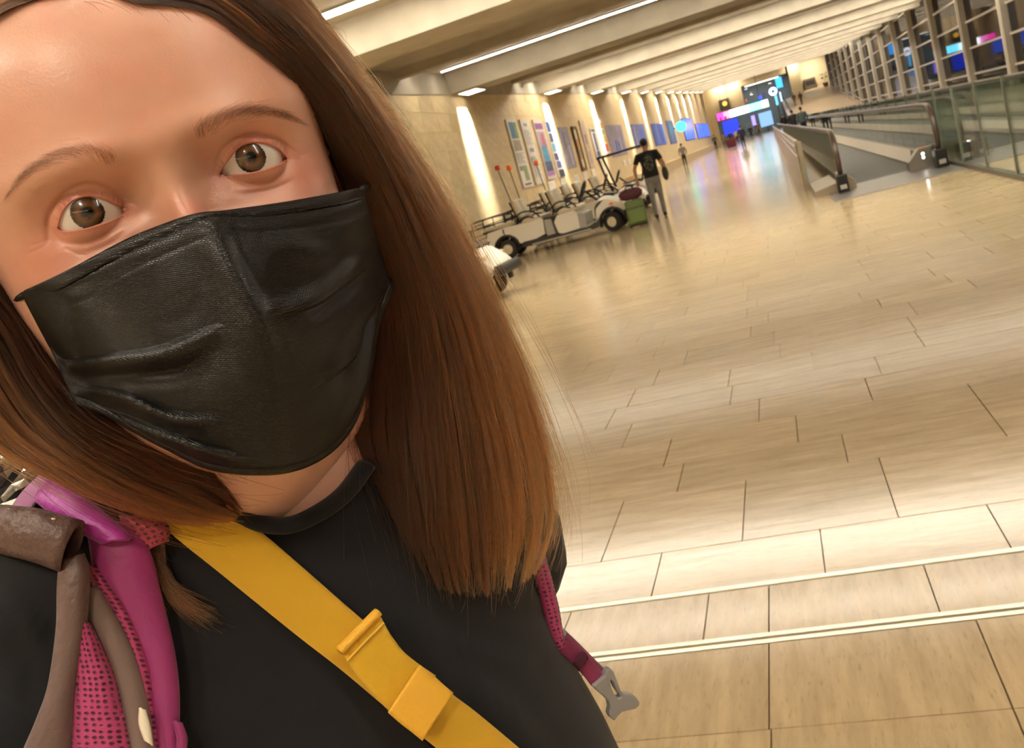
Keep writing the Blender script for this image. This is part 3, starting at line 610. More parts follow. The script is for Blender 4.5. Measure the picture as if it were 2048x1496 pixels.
# ------------------------------------------------------------------ passenger carts
M_CREAM = mat('cart_white', 'EBE4D4', .30, coat=.3)
M_SEAT = mat('seat_cream', 'D3C7AC', .5, var=.05)
M_TYRE = mat('tyre', '2B2824', .75, bump=.4, bscale=40)
M_HUB = mat('hub_cream', 'D8CDB2', .35, .2)
M_GREYP = mat('cart_grey', 'A9A59C', .45)
M_BEAC = mat('beacon_orange', 'D8571E', .25, emit='D8571E', estr=.25)
M_BEACR = mat('beacon_red', 'B8341E', .25, emit='B8341E', estr=.2)
def make_cart():
    e = empty('passenger_cart', (0, 0, 0))
    hw = .52
    # rear body shell with a wheel arch, in side profile (x, z)
    def arch(cx, r, a0, a1, n=9): return [(cx + r * math.cos(a), .25 + r * math.sin(a)) for a in np.linspace(a0, a1, n)]
    rear = [(-1.74, .42), (-1.76, .60), (-1.70, .72), (-1.2, .76), (-.72, .72), (-.36, .74), (-.30, .70), (-.34, .36), (-.62, .30), (-.98, .30)] + arch(-1.32, .34, .1, math.pi - .2)
    MB().prism(rear, -hw, hw, 'y').build('rear_body', M_CREAM, e)
    MB().prism([(-.30, .36), (-.28, .68), (-.12, .66), (-.10, .30), (-.30, .30)], -hw + .01, hw - .01, 'y').build('step_panel', M_GREYP, e)
    mid = [(-.02, .30), (-.06, .56), (.04, .70), (.46, .72), (.52, .66), (.50, .28), (.10, .26)]
    MB().prism(mid, -hw, hw, 'y').build('middle_body', M_CREAM, e)
    MB().prism([(.50, .28), (.52, .62), (.68, .58), (.66, .26)], -hw + .01, hw - .01, 'y').build('step_panel', M_GREYP, e)
    # front cowl: rounded nose
    def cowl(u, v):
        # v from the floor board up over the nose, u across
        prof = spline([(.90, .34), (.93, .62), (1.02, .80), (1.22, .87), (1.46, .80), (1.66, .64), (1.74, .52), (1.72, .44)], 20)
        i = v * 19; k = min(int(i), 18); f = i - k; q = prof[k] * (1 - f) + prof[k + 1] * f
        s = (u - .5) * 2; w = hw * (1 - .10 * v)
        return (q[0] - .10 * abs(s) ** 3 * v, s * w, q[1] - .10 * abs(s) ** 4)
    m = MB().grid(cowl, 13, 20)
    m.prism([(.92, .36), (.96, .60), (1.2, .78), (1.6, .60), (1.70, .46), (1.62, .44)] + arch(1.29, .33, .5, math.pi - .5, 6), -hw * .93, hw * .93, 'y')
    c = m.build('front_cowl', M_CREAM, e, sharp=40)
    for s in (-1, 1):
        MB().rbox(1.50, 1.60, s * .36 - .07, s * .36 + .07, .60, .68, .02, 2).build('headlight', mat('lamp_lens', 'E8C8A0', .15), c)
        MB().rbox(1.30, 1.38, s * .50 - .02, s * .50 + .02, .62, .66, .008, 1).build('indicator', M_BEAC, c)
    MB().prism([(1.02, .80), (1.22, .90), (1.46, .84), (1.40, .78)], -.34, .34, 'y').build('dash_cover', M_DARK, c)
    MB().rbox(1.66, 1.84, -.46, .46, .34, .50, .05, 2).build('front_bumper', M_DARK, e)
    # sill
    MB().prism([(-.98, .20), (-.9, .31), (-.3, .31), (-.2, .27), (.7, .25), (.86, .32), (.98, .30), (.95, .20), (.7, .17), (-.6, .17)], -hw - .02, hw + .02, 'y').build('sill', mat('sill_dark', '3A3833', .5), e)
    MB().box(-.7, .75, -hw - .035, -hw - .02, .185, .215).build('sill_trim', mat('sill_line', 'B9B3A6', .4), e)
    MB().box(.6, .95, -.48, .48, .27, .30).build('floor_board', M_GREYP, e)
    # fenders
    for cx, r in ((-1.32, .31), (1.29, .30)):
        for s in (-1, 1):
            pts = [(cx + r * math.cos(a), s * (hw - .04), .24 + r * math.sin(a)) for a in np.linspace(-.1, math.pi + .25, 16)]
            MB().tube(pts, [(.10, .035)] * 16, 8).build('fender', M_DARK, e, smooth=True)
    # wheels
    for cx in (-1.32, 1.29):
        for s in (-1, 1):
            st = math.radians(-22) if cx > 0 else 0
            w = MB().lathe([(.12, -.09), (.19, -.10), (.225, -.08), (.235, 0), (.225, .08), (.19, .10), (.12, .09)], (0, 0, 0), 26, 'y')
            w.xform(Matrix.Translation((cx, s * .44, .235)) @ Matrix.Rotation(st, 4, 'Z'))
            t = w.build('wheel', M_TYRE, e, smooth=True)
            h = MB().lathe([(0, -.085), (.04, -.085), (.05, -.065), (.10, -.055), (.125, -.09), (.125, .09), (0, .06)], (0, 0, 0), 22, 'y')
            if s > 0: h.xform(Matrix.Scale(-1, 4, (0, 1, 0)))
            h.xform(Matrix.Translation((cx, s * .44, .235)) @ Matrix.Rotation(st, 4, 'Z')); h.build('hub', M_HUB, t, sharp=40)
    MB().tube([(-1.32, -.4, .235), (-1.32, .4, .235)], .03, 8).build('axle', M_DARK, e); MB().tube([(1.29, -.4, .235), (1.29, .4, .235)], .03, 8).build('axle', M_DARK, e)
    # seats
    for x0 in (-.82, .08):
        MB().rbox(x0 - .02, x0 + .50, -.50, .50, .70, .81, .04, 3).build('seat', M_SEAT, e, sharp=50)
        for s in (-1, 1):
            b_ = MB().rbox(-.055, .055, s * .25 - .225, s * .25 + .225, 0, .46, .05, 3)
            b_.xform(Matrix.Translation((x0 - .02, 0, .86)) @ Matrix.Rotation(math.radians(-12), 4, 'Y')); b_.build('backrest', M_SEAT, e, sharp=50)
        bb = MB().rbox(-.035, .0, -.46, .46, -.1, .44, .015, 1); bb.xform(Matrix.Translation((x0 - .075, 0, .86)) @ Matrix.Rotation(math.radians(-12), 4, 'Y')); bb.build('backrest_shell', M_BLACK, e)
        for s in (-1, 1):
            pts = spline([(x0 - .12, s * .50, .74), (x0 - .04, s * .53, .95), (x0 + .15, s * .53, .99), (x0 + .36, s * .53, .92), (x0 + .46, s * .52, .78)], 14)
            MB().tube(pts, .020, 8).build('armrest', M_BLACK, e, smooth=True)
            MB().tube(spline([(x0 - .02, s * .51, .78), (x0 + .12, s * .52, .86), (x0 + .32, s * .52, .80)], 8), .018, 6).build('armrest_brace', M_BLACK, e, smooth=True)
    MB().rbox(-.95, .1, -.47, .47, .66, .72, .02, 1).build('seat_base', M_DARK, e)
    # rear deck and luggage rack
    MB().rbox(-1.82, -1.0, -.48, .48, .76, .83, .02, 1).build('rear_deck', M_SEAT, e)
    MB().rbox(-1.84, -1.0, -.50, .50, .70, .76, .015, 1).build('deck_frame', M_DARK, e)
    rk = MB()
    for s in (-1, 1):
        rk.tube(spline([(-2.05, s * .46, .30), (-2.06, s * .46, .95), (-1.98, s * .46, 1.04), (-1.5, s * .46, 1.06), (-1.02, s * .46, 1.02), (-.98, s * .46, .80)], 18), .018, 8)
        rk.tube([(-2.06, s * .46, .86), (-1.0, s * .46, .90)], .014, 6).tube([(-1.5, s * .46, 1.06), (-1.5, s * .46, .80)], .014, 6)
    for x, z in ((-2.06, .95), (-2.06, .70), (-2.05, .32), (-1.5, 1.06)): rk.tube([(x, -.46, z), (x, .46, z)], .014, 6)
    rk.build('luggage_rack', M_BLACK, e, smooth=True)
    MB().rbox(-2.06, -1.72, -.44, .44, .28, .33, .01, 1).build('rear_step', M_DARK, e)
    MB().rbox(-1.79, -1.74, -.47, -.40, .56, .66, .01, 1).build('tail_lamp', mat('tail_red', '7A1A14', .25), e); MB().rbox(-1.79, -1.74, .40, .47, .56, .66, .01, 1).build('tail_lamp', MATS['tail_red'], e)
    MB().tube(spline([(-1.30, -.53, .60), (-1.31, -.545, .66), (-1.30, -.53, .72)], 6), .015, 6).build('latch', M_BLACK, e)
    # steering
    MB().tube([(1.05, -.22, .74), (.78, -.22, 1.06)], .025, 8).build('steering_column', M_DARK, e)
    sw = MB().tube([(.19 * math.cos(a), .19 * math.sin(a), 0) for a in np.linspace(0, 2 * math.pi, 24)[:-1]], .020, 8, closed=True)
    sw.lathe([(0, -.02), (.07, -.02), (.07, .02), (0, .02)], n=12)
    for a in (0.5, 2.6, 4.7): sw.tube([(0, 0, 0), (.19 * math.cos(a), .19 * math.sin(a), 0)], .022, 6)
    sw.xform(Matrix.Translation((.74, -.22, 1.11)) @ Matrix.Rotation(math.radians(-62), 4, 'Y')); sw.build('steering_wheel', M_BLACK, e, smooth=True)
    # beacon poles
    for (x, y, x1, h, m_) in ((-.93, -.30, -1.10, 2.08, M_BEACR), (-.90, .34, -1.0, 2.02, M_BEAC)):
        pl = MB().tube([(x, y, .85), (x1, y, h)], .011, 6).build('beacon_pole', M_BLACK, e)
        MB().lathe([(0, h), (.055, h), (.06, h + .02), (.055, h + .10), (.03, h + .125), (0, h + .125)], (x1, y, 0), 14).build('beacon', m_, pl, smooth=True)
    return e
def place_cart(src, loc, rz, label):
    c = src if src.get('label') is None else copy_tree(src)
    c.location = loc; c.rotation_euler = (0, 0, rz); finish(c, label, 'cart', 'passenger carts parked along the stone wall'); return c
CT = make_cart()
place_cart(CT, (-5.05, 21.84, 0), 0.0, 'long white three row passenger cart with two beacon poles, in full side view')
c2 = place_cart(CT, (-5.02, 24.7, 0), math.radians(4), 'white cart parked behind the long cart, its beacon showing over the seats')
c3 = place_cart(CT, (-5.25, 28.4, 0), math.radians(2), 'white cart with a dark roof bar, behind the man with the green suitcase')
for ch in [q for q in c3.children if q.name.startswith('beacon_pole')] + [q for q in c2.children if q.name.startswith('beacon_pole')][:1]:
    if True:
        for g in list(ch.children): bpy.data.objects.remove(g)
        bpy.data.objects.remove(ch)
rb = MB().tube([(.55, -.50, .70), (.42, -.50, 1.20), (.34, -.50, 1.78)], [(.07, .04), (.05, .03), (.035, .03)], 8).tube([(.3, -.5, 1.78), (1.75, -.5, 1.80)], [(.03, .03)] * 2, 8).tube([(.55, .50, .70), (.34, .50, 1.78)], .035, 8).tube([(.3, .5, 1.78), (1.75, .5, 1.80)], .03, 8)
for x in (.34, 1.75): rb.tube([(x, -.5, 1.78), (x, .5, 1.78)], .03, 8)
rb.tube([(1.75, -.5, 1.8), (1.45, -.5, .8)], .025, 8).tube([(1.75, .5, 1.8), (1.45, .5, .8)], .025, 8)
rb.build('roof_bar', M_BLACK, c3, smooth=True)
place_cart(CT, (-5.86, 13.6, 0), math.radians(-3), 'nearest white cart, only its nose showing beside the long brown hair')
# ------------------------------------------------------------------ people in the concourse
def remeshed(mb, name, m_, parent, vox, sm=6):
    o = mb.build(name, m_, parent, smooth=True)
    r = o.modifiers.new('remesh', 'REMESH'); r.mode = 'VOXEL'; r.voxel_size = vox; r.use_smooth_shade = True
    s = o.modifiers.new('smooth', 'SMOOTH'); s.iterations = sm; s.factor = .5
    return o
M_SKIN2 = mat('skin_far', 'B98A66', .5)
def cloth(c): return mat('cloth_' + c, c, .8, var=.12, vscale=9, bump=.3, bscale=14)
def ball(mb, c, r, n=10):
    k = len(mb.v)
    prof = [(math.sin(a) , -math.cos(a)) for a in np.linspace(0.02, math.pi - .02, n)]
    mb.lathe(prof, n=14); mb.add([(0, 0, -1), (0, 0, 1)], [])
    if not hasattr(r, '__len__'): r = (r, r, r)
    for i in range(k, len(mb.v)):
        x, y, z = mb.v[i]; mb.v[i] = (c[0] + x * r[0], c[1] + y * r[1], c[2] + z * r[2])
    return mb
def person(label, loc, rz, h=1.72, top='33323A', bottom='2B2A30', hair='1E1714', stride=.10, arms=((.26, .02, .86), (-.26, .02, .86)), elbows=None, vox=.022, topmat=None, long_hair=False, sleeve=.55, female=False):
    "standing or walking figure facing +y; arms = hand positions (right, left)"
    e = empty('person', loc, rz, label, 'person'); k = h / 1.75; e.scale = (k, k, k)
    sh = .185 if female else .205
    if elbows is None: elbows = [(a[0] * 1.08, a[1] - .05, 1.14) for a in arms]
    # trousers
    t = MB(); t.tube([(0, 0, 1.02), (0, 0, .94), (0, -.01, .84), (0, 0, .78)], [(.105, .15), (.115, .165), (.115, .17), (.09, .12)], 14)
    feet = []
    for s in (1, -1):
        fy = stride * s
        t.tube([(s * .085, 0, .88), (s * .09, fy * .35 + .01, .62), (s * .095, fy * .55 + .02, .48), (s * .095, fy * .8, .28), (s * .095, fy, .09)], [(.095, .09), (.078, .078), (.062, .062), (.058, .055), (.055, .052)], 12)
        feet.append((s * .095, fy))
    remeshed(t, 'trousers', cloth(bottom), e, vox)
    for fx_, fy in feet:
        sm = MB(); sm.tube([(fx_, fy - .07, .045), (fx_, fy, .055), (fx_, fy + .10, .045), (fx_, fy + .17, .03)], [(.04, .045), (.046, .055), (.044, .04), (.03, .028)], 12); sm.build('shoe', mat('shoe_dark', '3A3531', .6), e, smooth=True)
    # shirt
    b_ = MB(); b_.tube([(0, 0, .90), (0, 0, 1.02), (0, .0, 1.18), (0, .01, 1.34), (0, 0, 1.44), (0, 0, 1.49)], [(.125, .175), (.118, .165 if not female else .15), (.12, .165), (.125, .185), (.09, .15), (.055, .065)], 16)
    skin = MB()
    for s, hd, el in ((1, arms[0], elbows[0]), (-1, arms[1], elbows[1])):
        A = np.array([s * sh, 0, 1.41]); E = np.array(el, float); Hn = np.array(hd, float)
        mid = A * (1 - sleeve) + E * sleeve
        b_.tube([(s * .10, 0, 1.415), A, (A + mid) / 2, mid if sleeve < 1 else E], [.07, .068, .062, .062], 10)
        if sleeve >= 1: b_.tube([E, E * .1 + Hn * .9], [.055, .042], 10)
        skin.tube([(s * .03, 0, 1.36), A * .97, A * .5 + E * .5, E, E * .5 + Hn * .5, Hn], [.04, .045, .045, .042, .036, .026], 10)
        d = Hn - E; d /= np.linalg.norm(d)
        skin.tube([Hn, Hn + d * .04, Hn + d * .09], [(.026, .038), (.022, .042), (.018, .03)], 10)     # palm
        for q in range(4): skin.tube([Hn + d * .08 + np.array([0, (q - 1.5) * .02, 0]), Hn + d * (.15 + .012 * (1.5 - abs(q - 1.5))) + np.array([-s * .02, (q - 1.5) * .021, 0])], [.010, .008], 6)
        skin.tube([Hn + d * .03 + np.array([0, .03, 0]), Hn + d * .09 + np.array([-s * .02, .055, 0])], [.012, .009], 6)
    remeshed(b_, 'shirt', topmat or cloth(top), e, vox)
    skin.tube([(0, 0, 1.2), (0, 0, 1.42), (0, 0, 1.52), (0, .01, 1.58)], [.07, .06, .052, .055], 12)
    ball(skin, (0, .015, 1.645), (.074, .092, .108))
    skin.tube([(0, .10, 1.66), (0, .122, 1.625), (0, .105, 1.61)], [.012, .018, .014], 8)
    for s in (1, -1): ball(skin, (s * .076, .005, 1.64), (.012, .022, .032), 6)
    remeshed(skin, 'body', M_SKIN2, e, .011, 2)
    hm = MB(); ball(hm, (0, -.008, 1.672), (.086, .098, .098))
    if long_hair: hm.tube([(0, -.05, 1.66), (0, -.085, 1.52), (0, -.09, 1.38)], [(.05, .075), (.045, .08), (.02, .06)], 12)
    hm.v = [(x, y, z) if not (y > .055 and z < 1.68) else (x, .05, z) for x, y, z in hm.v]
    remeshed(hm, 'hair', mat('hair_' + hair, hair, .55, bump=.8, bscale=60), e, .014, 1)
    return e
def floor_at(x, y):
    v = ray(x, y); t_ = -CAMH / v[2]; p = v * t_; return (p[0], p[1], 0)

# printed back of the man's shirt: a generic pale swirl in an oval
def print_shirt():
    m = bpy.data.materials.new('black_shirt_with_print'); m.use_nodes = True; N = m.node_tree.nodes; L = m.node_tree.links; b = N['Principled BSDF']
    tc = N.new('ShaderNodeTexCoord'); sp = N.new('ShaderNodeMapping'); sp.inputs['Location'].default_value = (0, 0, -1.22 * 5.2); sp.inputs['Scale'].default_value = (8.5, 0, 5.2)
    L.new(tc.outputs['Object'], sp.inputs['Vector'])
    ln = N.new('ShaderNodeVectorMath'); ln.operation = 'LENGTH'; L.new(sp.outputs[0], ln.inputs[0])
    ins = N.new('ShaderNodeMapRange'); ins.inputs['From Min'].default_value = 1.0; ins.inputs['From Max'].default_value = .85; L.new(ln.outputs['Value'], ins.inputs['Value'])
    nz = N.new('ShaderNodeTexNoise'); nz.inputs['Scale'].default_value = 14; nz.inputs['Detail'].default_value = 3; nz.inputs['Distortion'].default_value = 1.4; L.new(tc.outputs['Object'], nz.inputs['Vector'])
    nr = N.new('ShaderNodeMapRange'); nr.inputs['From Min'].default_value = .42; nr.inputs['From Max'].default_value = .62; L.new(nz.outputs['Fac'], nr.inputs['Value'])
    sx = N.new('ShaderNodeSeparateXYZ'); L.new(tc.outputs['Object'], sx.inputs[0])
    bk = N.new('ShaderNodeMath'); bk.operation = 'LESS_THAN'; bk.inputs[1].default_value = -.03; L.new(sx.outputs['Y'], bk.inputs[0])
    m1 = N.new('ShaderNodeMath'); m1.operation = 'MULTIPLY'; L.new(ins.outputs[0], m1.inputs[0]); L.new(nr.outputs[0], m1.inputs[1])
    m2 = N.new('ShaderNodeMath'); m2.operation = 'MULTIPLY'; L.new(m1.outputs[0], m2.inputs[0]); L.new(bk.outputs[0], m2.inputs[1])
    mx = N.new('ShaderNodeMix'); mx.data_type = 'RGBA'; mx.inputs[6].default_value = (*hexc('1A1B1D'), 1); mx.inputs[7].default_value = (*hexc('7C8078'), 1)
    L.new(m2.outputs[0], mx.inputs[0]); L.new(mx.outputs[2], b.inputs['Base Color']); b.inputs['Roughness'].default_value = .85
    return m
man = person('man walking away in a black printed shirt and grey trousers, beside the green suitcase', (-2.74, 21.95, 0), math.radians(8), 1.84, '1B1C1E', '85827C', '231A14', .09,
             arms=((.30, .10, 1.02), (-.34, -.06, .88)), elbows=((.31, -.02, 1.12), (-.33, -.04, 1.15)), vox=.016, topmat=print_shirt(), sleeve=.62)
# suitcase and the bag on it
e = empty('suitcase', (-3.14, 20.95, 0), math.radians(6), 'green upright suitcase on wheels at the man\'s side', 'suitcase')
M_GREEN = mat('suitcase_green', '5B6B38', .6, var=.08, vscale=12)
MB().rbox(-.21, .21, -.13, .13, .06, .60, .035, 3).build('shell', M_GREEN, e, sharp=50)
MB().rbox(-.18, .18, -.165, -.12, .10, .40, .02, 2).build('front_pocket', mat('suitcase_green2', '667A40', .6), e, sharp=50)
MB().box(-.2, .2, -.136, -.128, .425, .437).build('zip', M_BLACK, e)
for s in (-1, 1):
    MB().lathe([(0, -.015), (.035, -.015), (.035, .015), (0, .015)], (s * .17, -.08, .037), 12, 'x').build('wheel', M_BLACK, e)
    MB().tube([(s * .12, .10, .58), (s * .12, .10, 1.0)], .009, 6).build('handle_tube', M_STEEL, e)
MB().tube([(-.13, .10, 1.0), (.13, .10, 1.0)], .014, 8).build('handle_grip', M_BLACK, e)
MB().box(-.2, .2, -.14, .13, .035, .065).build('base', M_BLACK, e)
e = empty('duffel_bag', (-3.16, 20.90, .605), math.radians(6), 'dark maroon duffel bag lying on top of the green suitcase', 'bag')
MB().tube(spline([(-.25, 0, .11), (-.20, 0, .13), (0, 0, .14), (.2, 0, .13), (.26, 0, .11)], 9), [(.05, .06), (.11, .11), (.12, .13), (.11, .11), (.05, .06)][0:1] * 1 + [(.10, .105), (.115, .125), (.12, .13), (.12, .13), (.12, .13), (.115, .125), (.10, .105), (.05, .06)], 16).build('body', mat('maroon', '4E2128', .7, var=.1), e, smooth=True)
MB().tube(spline([(-.10, -.10, .2), (-.06, -.13, .30), (.06, -.13, .30), (.10, -.10, .2)], 10), .012, 6).build('carry_strap', M_BLACK, e, smooth=True)
e = empty('shoulder_bag', (-2.44, 22.1, .80), 0, 'small dark bag hanging at the man\'s right hip', 'bag')
ball(MB(), (0, 0, .16), (.075, .14, .17)).build('body', mat('bag_dark', '3B3936', .7), e, smooth=True)
MB().tube(spline([(-.02, -.08, .3), (-.10, -.10, .55), (-.12, 0, .62)], 8), .012, 6).build('carry_strap', M_BLACK, e, smooth=True)

R_ = random.Random(2)
person('woman in a grey top and dark trousers walking along the stone kerb', floor_at(1372, 333), .1, 1.68, '76706C', '201E22', '2A2320', .12, female=True, vox=.03, sleeve=1.0)
for lab, px, py, top, bot in [
    ('person in dark grey walking under the far end of the stone wall', 1433, 297, '4B4642', '1D1B1F'),
    ('person in an olive brown coat at the near edge of the far crowd', 1452, 296, '6E5B38', '5A4A30'),
    ('person in a dark jacket with a pale striped back in the far crowd', 1477, 287, 'A79B84', '2B2A2E'),
    ('tall person in navy standing right of the maroon suitcase', 1489, 296, '24273A', '20222E'),
    ('person in black under the small violet screen', 1503, 272, '232026', '1C1A20'),
    ('person in brown nearest to the walkway end of the crowd', 1519, 268, '5B4A40', '38302C'),
    ('person in dark blue under the dark blue shop screen', 1461, 276, '262C50', '1E2030')]:
    p = floor_at(px, py)
    if p[1] > 118: p = (p[0] * 118 / p[1], 118, 0)
    person(lab, p, R_.uniform(-.3, .3), R_.uniform(1.66, 1.8), top, bot, '1D1815', R_.choice([.05, .12]), vox=.03, sleeve=1.0, female=R_.random() < .5)
p = floor_at(1468, 296)
e = empty('suitcase', (p[0], p[1], 0), 0, 'maroon suitcase standing in the far crowd', 'suitcase')
MB().rbox(-.55, .30, -.2, .2, .08, .95, .06, 2).build('shell', mat('maroon2', '5E1E28', .5), e, sharp=50)
for s in (-.42, .2): MB().lathe([(0, -.03), (.045, -.03), (.045, .03), (0, .03)], (s, -.12, .045), 10, 'x').build('wheel', M_BLACK, e)
MB().tube([(-.2, .1, .95), (-.2, .1, 1.1), (0, .1, 1.1), (0, .1, .95)], .015, 6).build('handle', M_BLACK, e)
person('person in black riding the moving walkway beside the one in grey blue', (1.45, 60, .012), 0, 1.74, '1E1C1F', '1C1B20', '1A1614', .04, vox=.03, sleeve=1.0)
person('person in a grey blue jacket on the moving walkway', (1.85, 56, .012), 0, 1.74, '5F6C70', '22242A', '2A2420', .04, vox=.03, sleeve=1.0)
person('person in black at the far end of the moving walkway', (1.3, 84, .012), 0, 1.74, '26231F', '1C1B20', '1A1614', .04, vox=.03, sleeve=1.0)
person('person in dark clothes walking up the far ramp nearer the window wall', (5.16 * 137 / 145, 137, ramp_z(137)), .3, 1.75, '3A3534', '4A3C34', '1A1614', .12, vox=.03, sleeve=1.0)
person('person in brown walking up the far ramp by its dark handrail', (4.25 * 139 / 145, 139, ramp_z(139)), .3, 1.7, '5A4438', '6A5648', '1A1614', .12, vox=.03, sleeve=1.0)
# ------------------------------------------------------------------ the woman taking the picture
# Head frame, millimetres: u to the viewer's right along the eye line, v up, w out of the face; origin between the eyes.
def rayi(x, y): return np.array([(x - PPX) / FPX, (y - PPY) / FPX, 1.0])
HC = rayi(348, 380) * .345
_n = HC / np.linalg.norm(HC); _e = np.array([327., -111., 0]); _e /= np.linalg.norm(_e)
_w = -_n; _uu = _e - _w * (_e @ _w); _uu /= np.linalg.norm(_uu); _v = np.cross(_w, _uu)
_yw = math.radians(6); _w, _uu = _w * math.cos(_yw) + _uu * math.sin(_yw), _uu * math.cos(_yw) - _w * math.sin(_yw)
HR = np.stack([_uu, _v, _w])
HW = RW @ HC + np.array([0, 0, CAMH])                  # origin of the head frame in the world
AX = (RW @ HR.T).T                                      # rows: world directions of u, v, w
def HP(x, y, w):
    "head-frame (u, v, w) of a picture point on the plane w (mm)"
    r = rayi(x, y); t = (w / 1000 + HC @ _w) / (r @ _w); q = t * r - HC
    return np.array([q @ _uu * 1000, q @ _v * 1000, w])
def to_px(p):
    q = HC + (np.asarray(p, float) / 1000) @ HR
    return np.stack([PPX + FPX * q[..., 0] / q[..., 2], PPY + FPX * q[..., 1] / q[..., 2]], -1)
BASE = np.array([HW[0], HW[1], 0.0]) + AX[2] * [1, 1, 0] * -.10
woman = empty('person', tuple(BASE), 0, 'woman with long brown hair and a black shirt looking closely into the camera', 'person')
def WL(p):
    "head frame (mm) -> metres in the frame of the person's empty"
    return HW + (np.asarray(p, float) / 1000) @ AX - BASE
def WW(p): return HW + (np.asarray(p, float) / 1000) @ AX
def mesh_obj(name, verts, faces, m_, parent, smooth=True, loc=None, **kw):
    me = bpy.data.meshes.new(name); me.from_pydata([tuple(p) for p in verts], [], [tuple(f) for f in faces])
    for q in (m_ if isinstance(m_, (list, tuple)) else [m_]): me.materials.append(q)
    if smooth: me.polygons.foreach_set('use_smooth', [True] * len(me.polygons))
    o = bpy.data.objects.new(name, me); COL.objects.link(o)
    if parent is not None: o.parent = parent
    return finish(o, **kw)
def grid_faces(nu, nv, off=0): return [(off + j * nu + i, off + j * nu + i + 1, off + (j + 1) * nu + i + 1, off + (j + 1) * nu + i) for j in range(nv - 1) for i in range(nu - 1)]
def tab(pts, sig=4.0):
    xs = np.arange(-420, 140, 1.0); p = np.array(sorted(pts)); ys = np.interp(xs, p[:, 0], p[:, 1])
    k = np.exp(-np.arange(-20, 21) ** 2 / (2 * sig * sig)); k /= k.sum(); ys = np.convolve(np.pad(ys, 20, 'edge'), k, 'valid')
    return lambda v: np.interp(v, xs, ys)
def G(u, v, u0, v0, su, sv): return np.exp(-((u - u0) / su) ** 2 / 2 - ((v - v0) / sv) ** 2 / 2)

# face surface ---------------------------------------------------------
f_mid = tab([(110, -70), (98, -46), (88, -30), (75, -16), (60, -7), (45, -2), (30, 1), (18, 2.5), (8, 0), (0, -3), (-15, -3), (-40, -2), (-60, 0), (-80, 2), (-95, 3), (-108, -4), (-118, -22), (-128, -50)])
f_wid = tab([(110, 45), (98, 60), (85, 70), (60, 77), (30, 78), (0, 77), (-30, 74), (-60, 68), (-90, 55), (-110, 42), (-128, 36)])
f_nose = tab([(14, 0), (6, 2.5), (-2, 6), (-12, 10.5), (-25, 12.5), (-40, 14), (-47, 13.5), (-53, 8), (-57, 2), (-62, 0)], 2.5)
EYES = {1: np.array([33.5, 1.1, -22.3]), -1: np.array([-30.3, 1.8, -22.3])}; ER = 14.2
def base_w(u, v):
    A = f_wid(v); s = np.minimum(np.abs(u - 1.0) / A, .9995)
    w = f_mid(v) - 78 * (1 - (1 - s ** 2.35) ** (1 / 2.35))
    w = w + f_nose(v) * np.exp(-(np.abs(u - .5) / (6.5 + np.clip(-v, 0, 45) * .09)) ** 2.2)
    for sd in (1, -1):
        e0 = EYES[sd]
        w = w + 3.4 * G(u, v, sd * 30, 18.5, 17, 5.0) + 5.0 * G(u, v, sd * 41, -27, 17, 13) + 2.0 * G(u, v, sd * 54, 6, 7, 9)
        w = w - 10.5 * G(u, v, e0[0] - sd * 1.5, e0[1] + .6, 13.5, 9.0) - 3.2 * G(u, v, sd * 14.5, 5, 5, 7) + 1.1 * G(u, v, e0[0], -8.0, 12, 2.6) - 1.6 * G(u, v, e0[0] - sd * 2, -13.0, 13, 3.0)
    return w
CREASE_PX = {1: [(1075, 850), (1090, 780), (1120, 730), (1200, 680), (1290, 672), (1380, 695), (1450, 740), (1500, 785)],
             -1: [(240, 1190), (240, 1080), (300, 980), (380, 925), (450, 910), (540, 935), (600, 980), (680, 1020)]}
UP_PX = {1: [(1088, 890), (1100, 850), (1140, 792), (1185, 736), (1250, 708), (1330, 712), (1400, 745), (1440, 792)],
         -1: [(283, 1140), (308, 1058), (358, 1001), (430, 975), (510, 985), (575, 1015), (655, 1042)]}
LO_PX = {1: [(1088, 890), (1150, 876), (1240, 868), (1330, 848), (1400, 818), (1440, 792)],
         -1: [(283, 1140), (312, 1156), (370, 1153), (450, 1139), (540, 1109), (605, 1077), (655, 1042)]}
def full(l): return [(a / 2.494, b / 2.494) for a, b in l]
def lid_w(u, v):
    "skin height with the lids bulging over the eyeballs"
    w = base_w(u, v)
    for sd in (1, -1):
        c = EYES[sd]; r2 = (u - c[0]) ** 2 + (v - c[1]) ** 2
        ws = c[2] + np.sqrt(np.maximum((ER + 1.25) ** 2 - r2, 0.0)); ws = np.where(r2 < (ER + 1.25) ** 2 * .999, ws, -60)
        k = 1.6; h = np.clip(.5 + .5 * (ws - w) / k, 0, 1); w = w * (1 - h) + ws * h + k * h * (1 - h) * .5
    return w
def on_face(x, y, fn=lid_w):
    p = HP(x, y, -8.0)
    for _ in range(6): p = HP(x, y, float(fn(p[0], p[1])))
    return p
def pts_face(l, n): return spline([on_face(x, y) for x, y in l], n)
CREASE = {s: pts_face(full(CREASE_PX[s]), 60) for s in (1, -1)}
def dist_poly(u, v, poly):
    "distance to a polyline and position along it"
    best = np.full(u.shape, 1e9); tt = np.zeros(u.shape); n = len(poly)
    for i in range(n - 1):
        a = poly[i, :2]; b = poly[i + 1, :2]; d = b - a; L2 = d @ d + 1e-9
        t = np.clip(((u - a[0]) * d[0] + (v - a[1]) * d[1]) / L2, 0, 1)
        q = (u - a[0] - t * d[0]) ** 2 + (v - a[1] - t * d[1]) ** 2
        m = q < best; best = np.where(m, q, best); tt = np.where(m, (i + t) / (n - 1), tt)
    return np.sqrt(best), tt
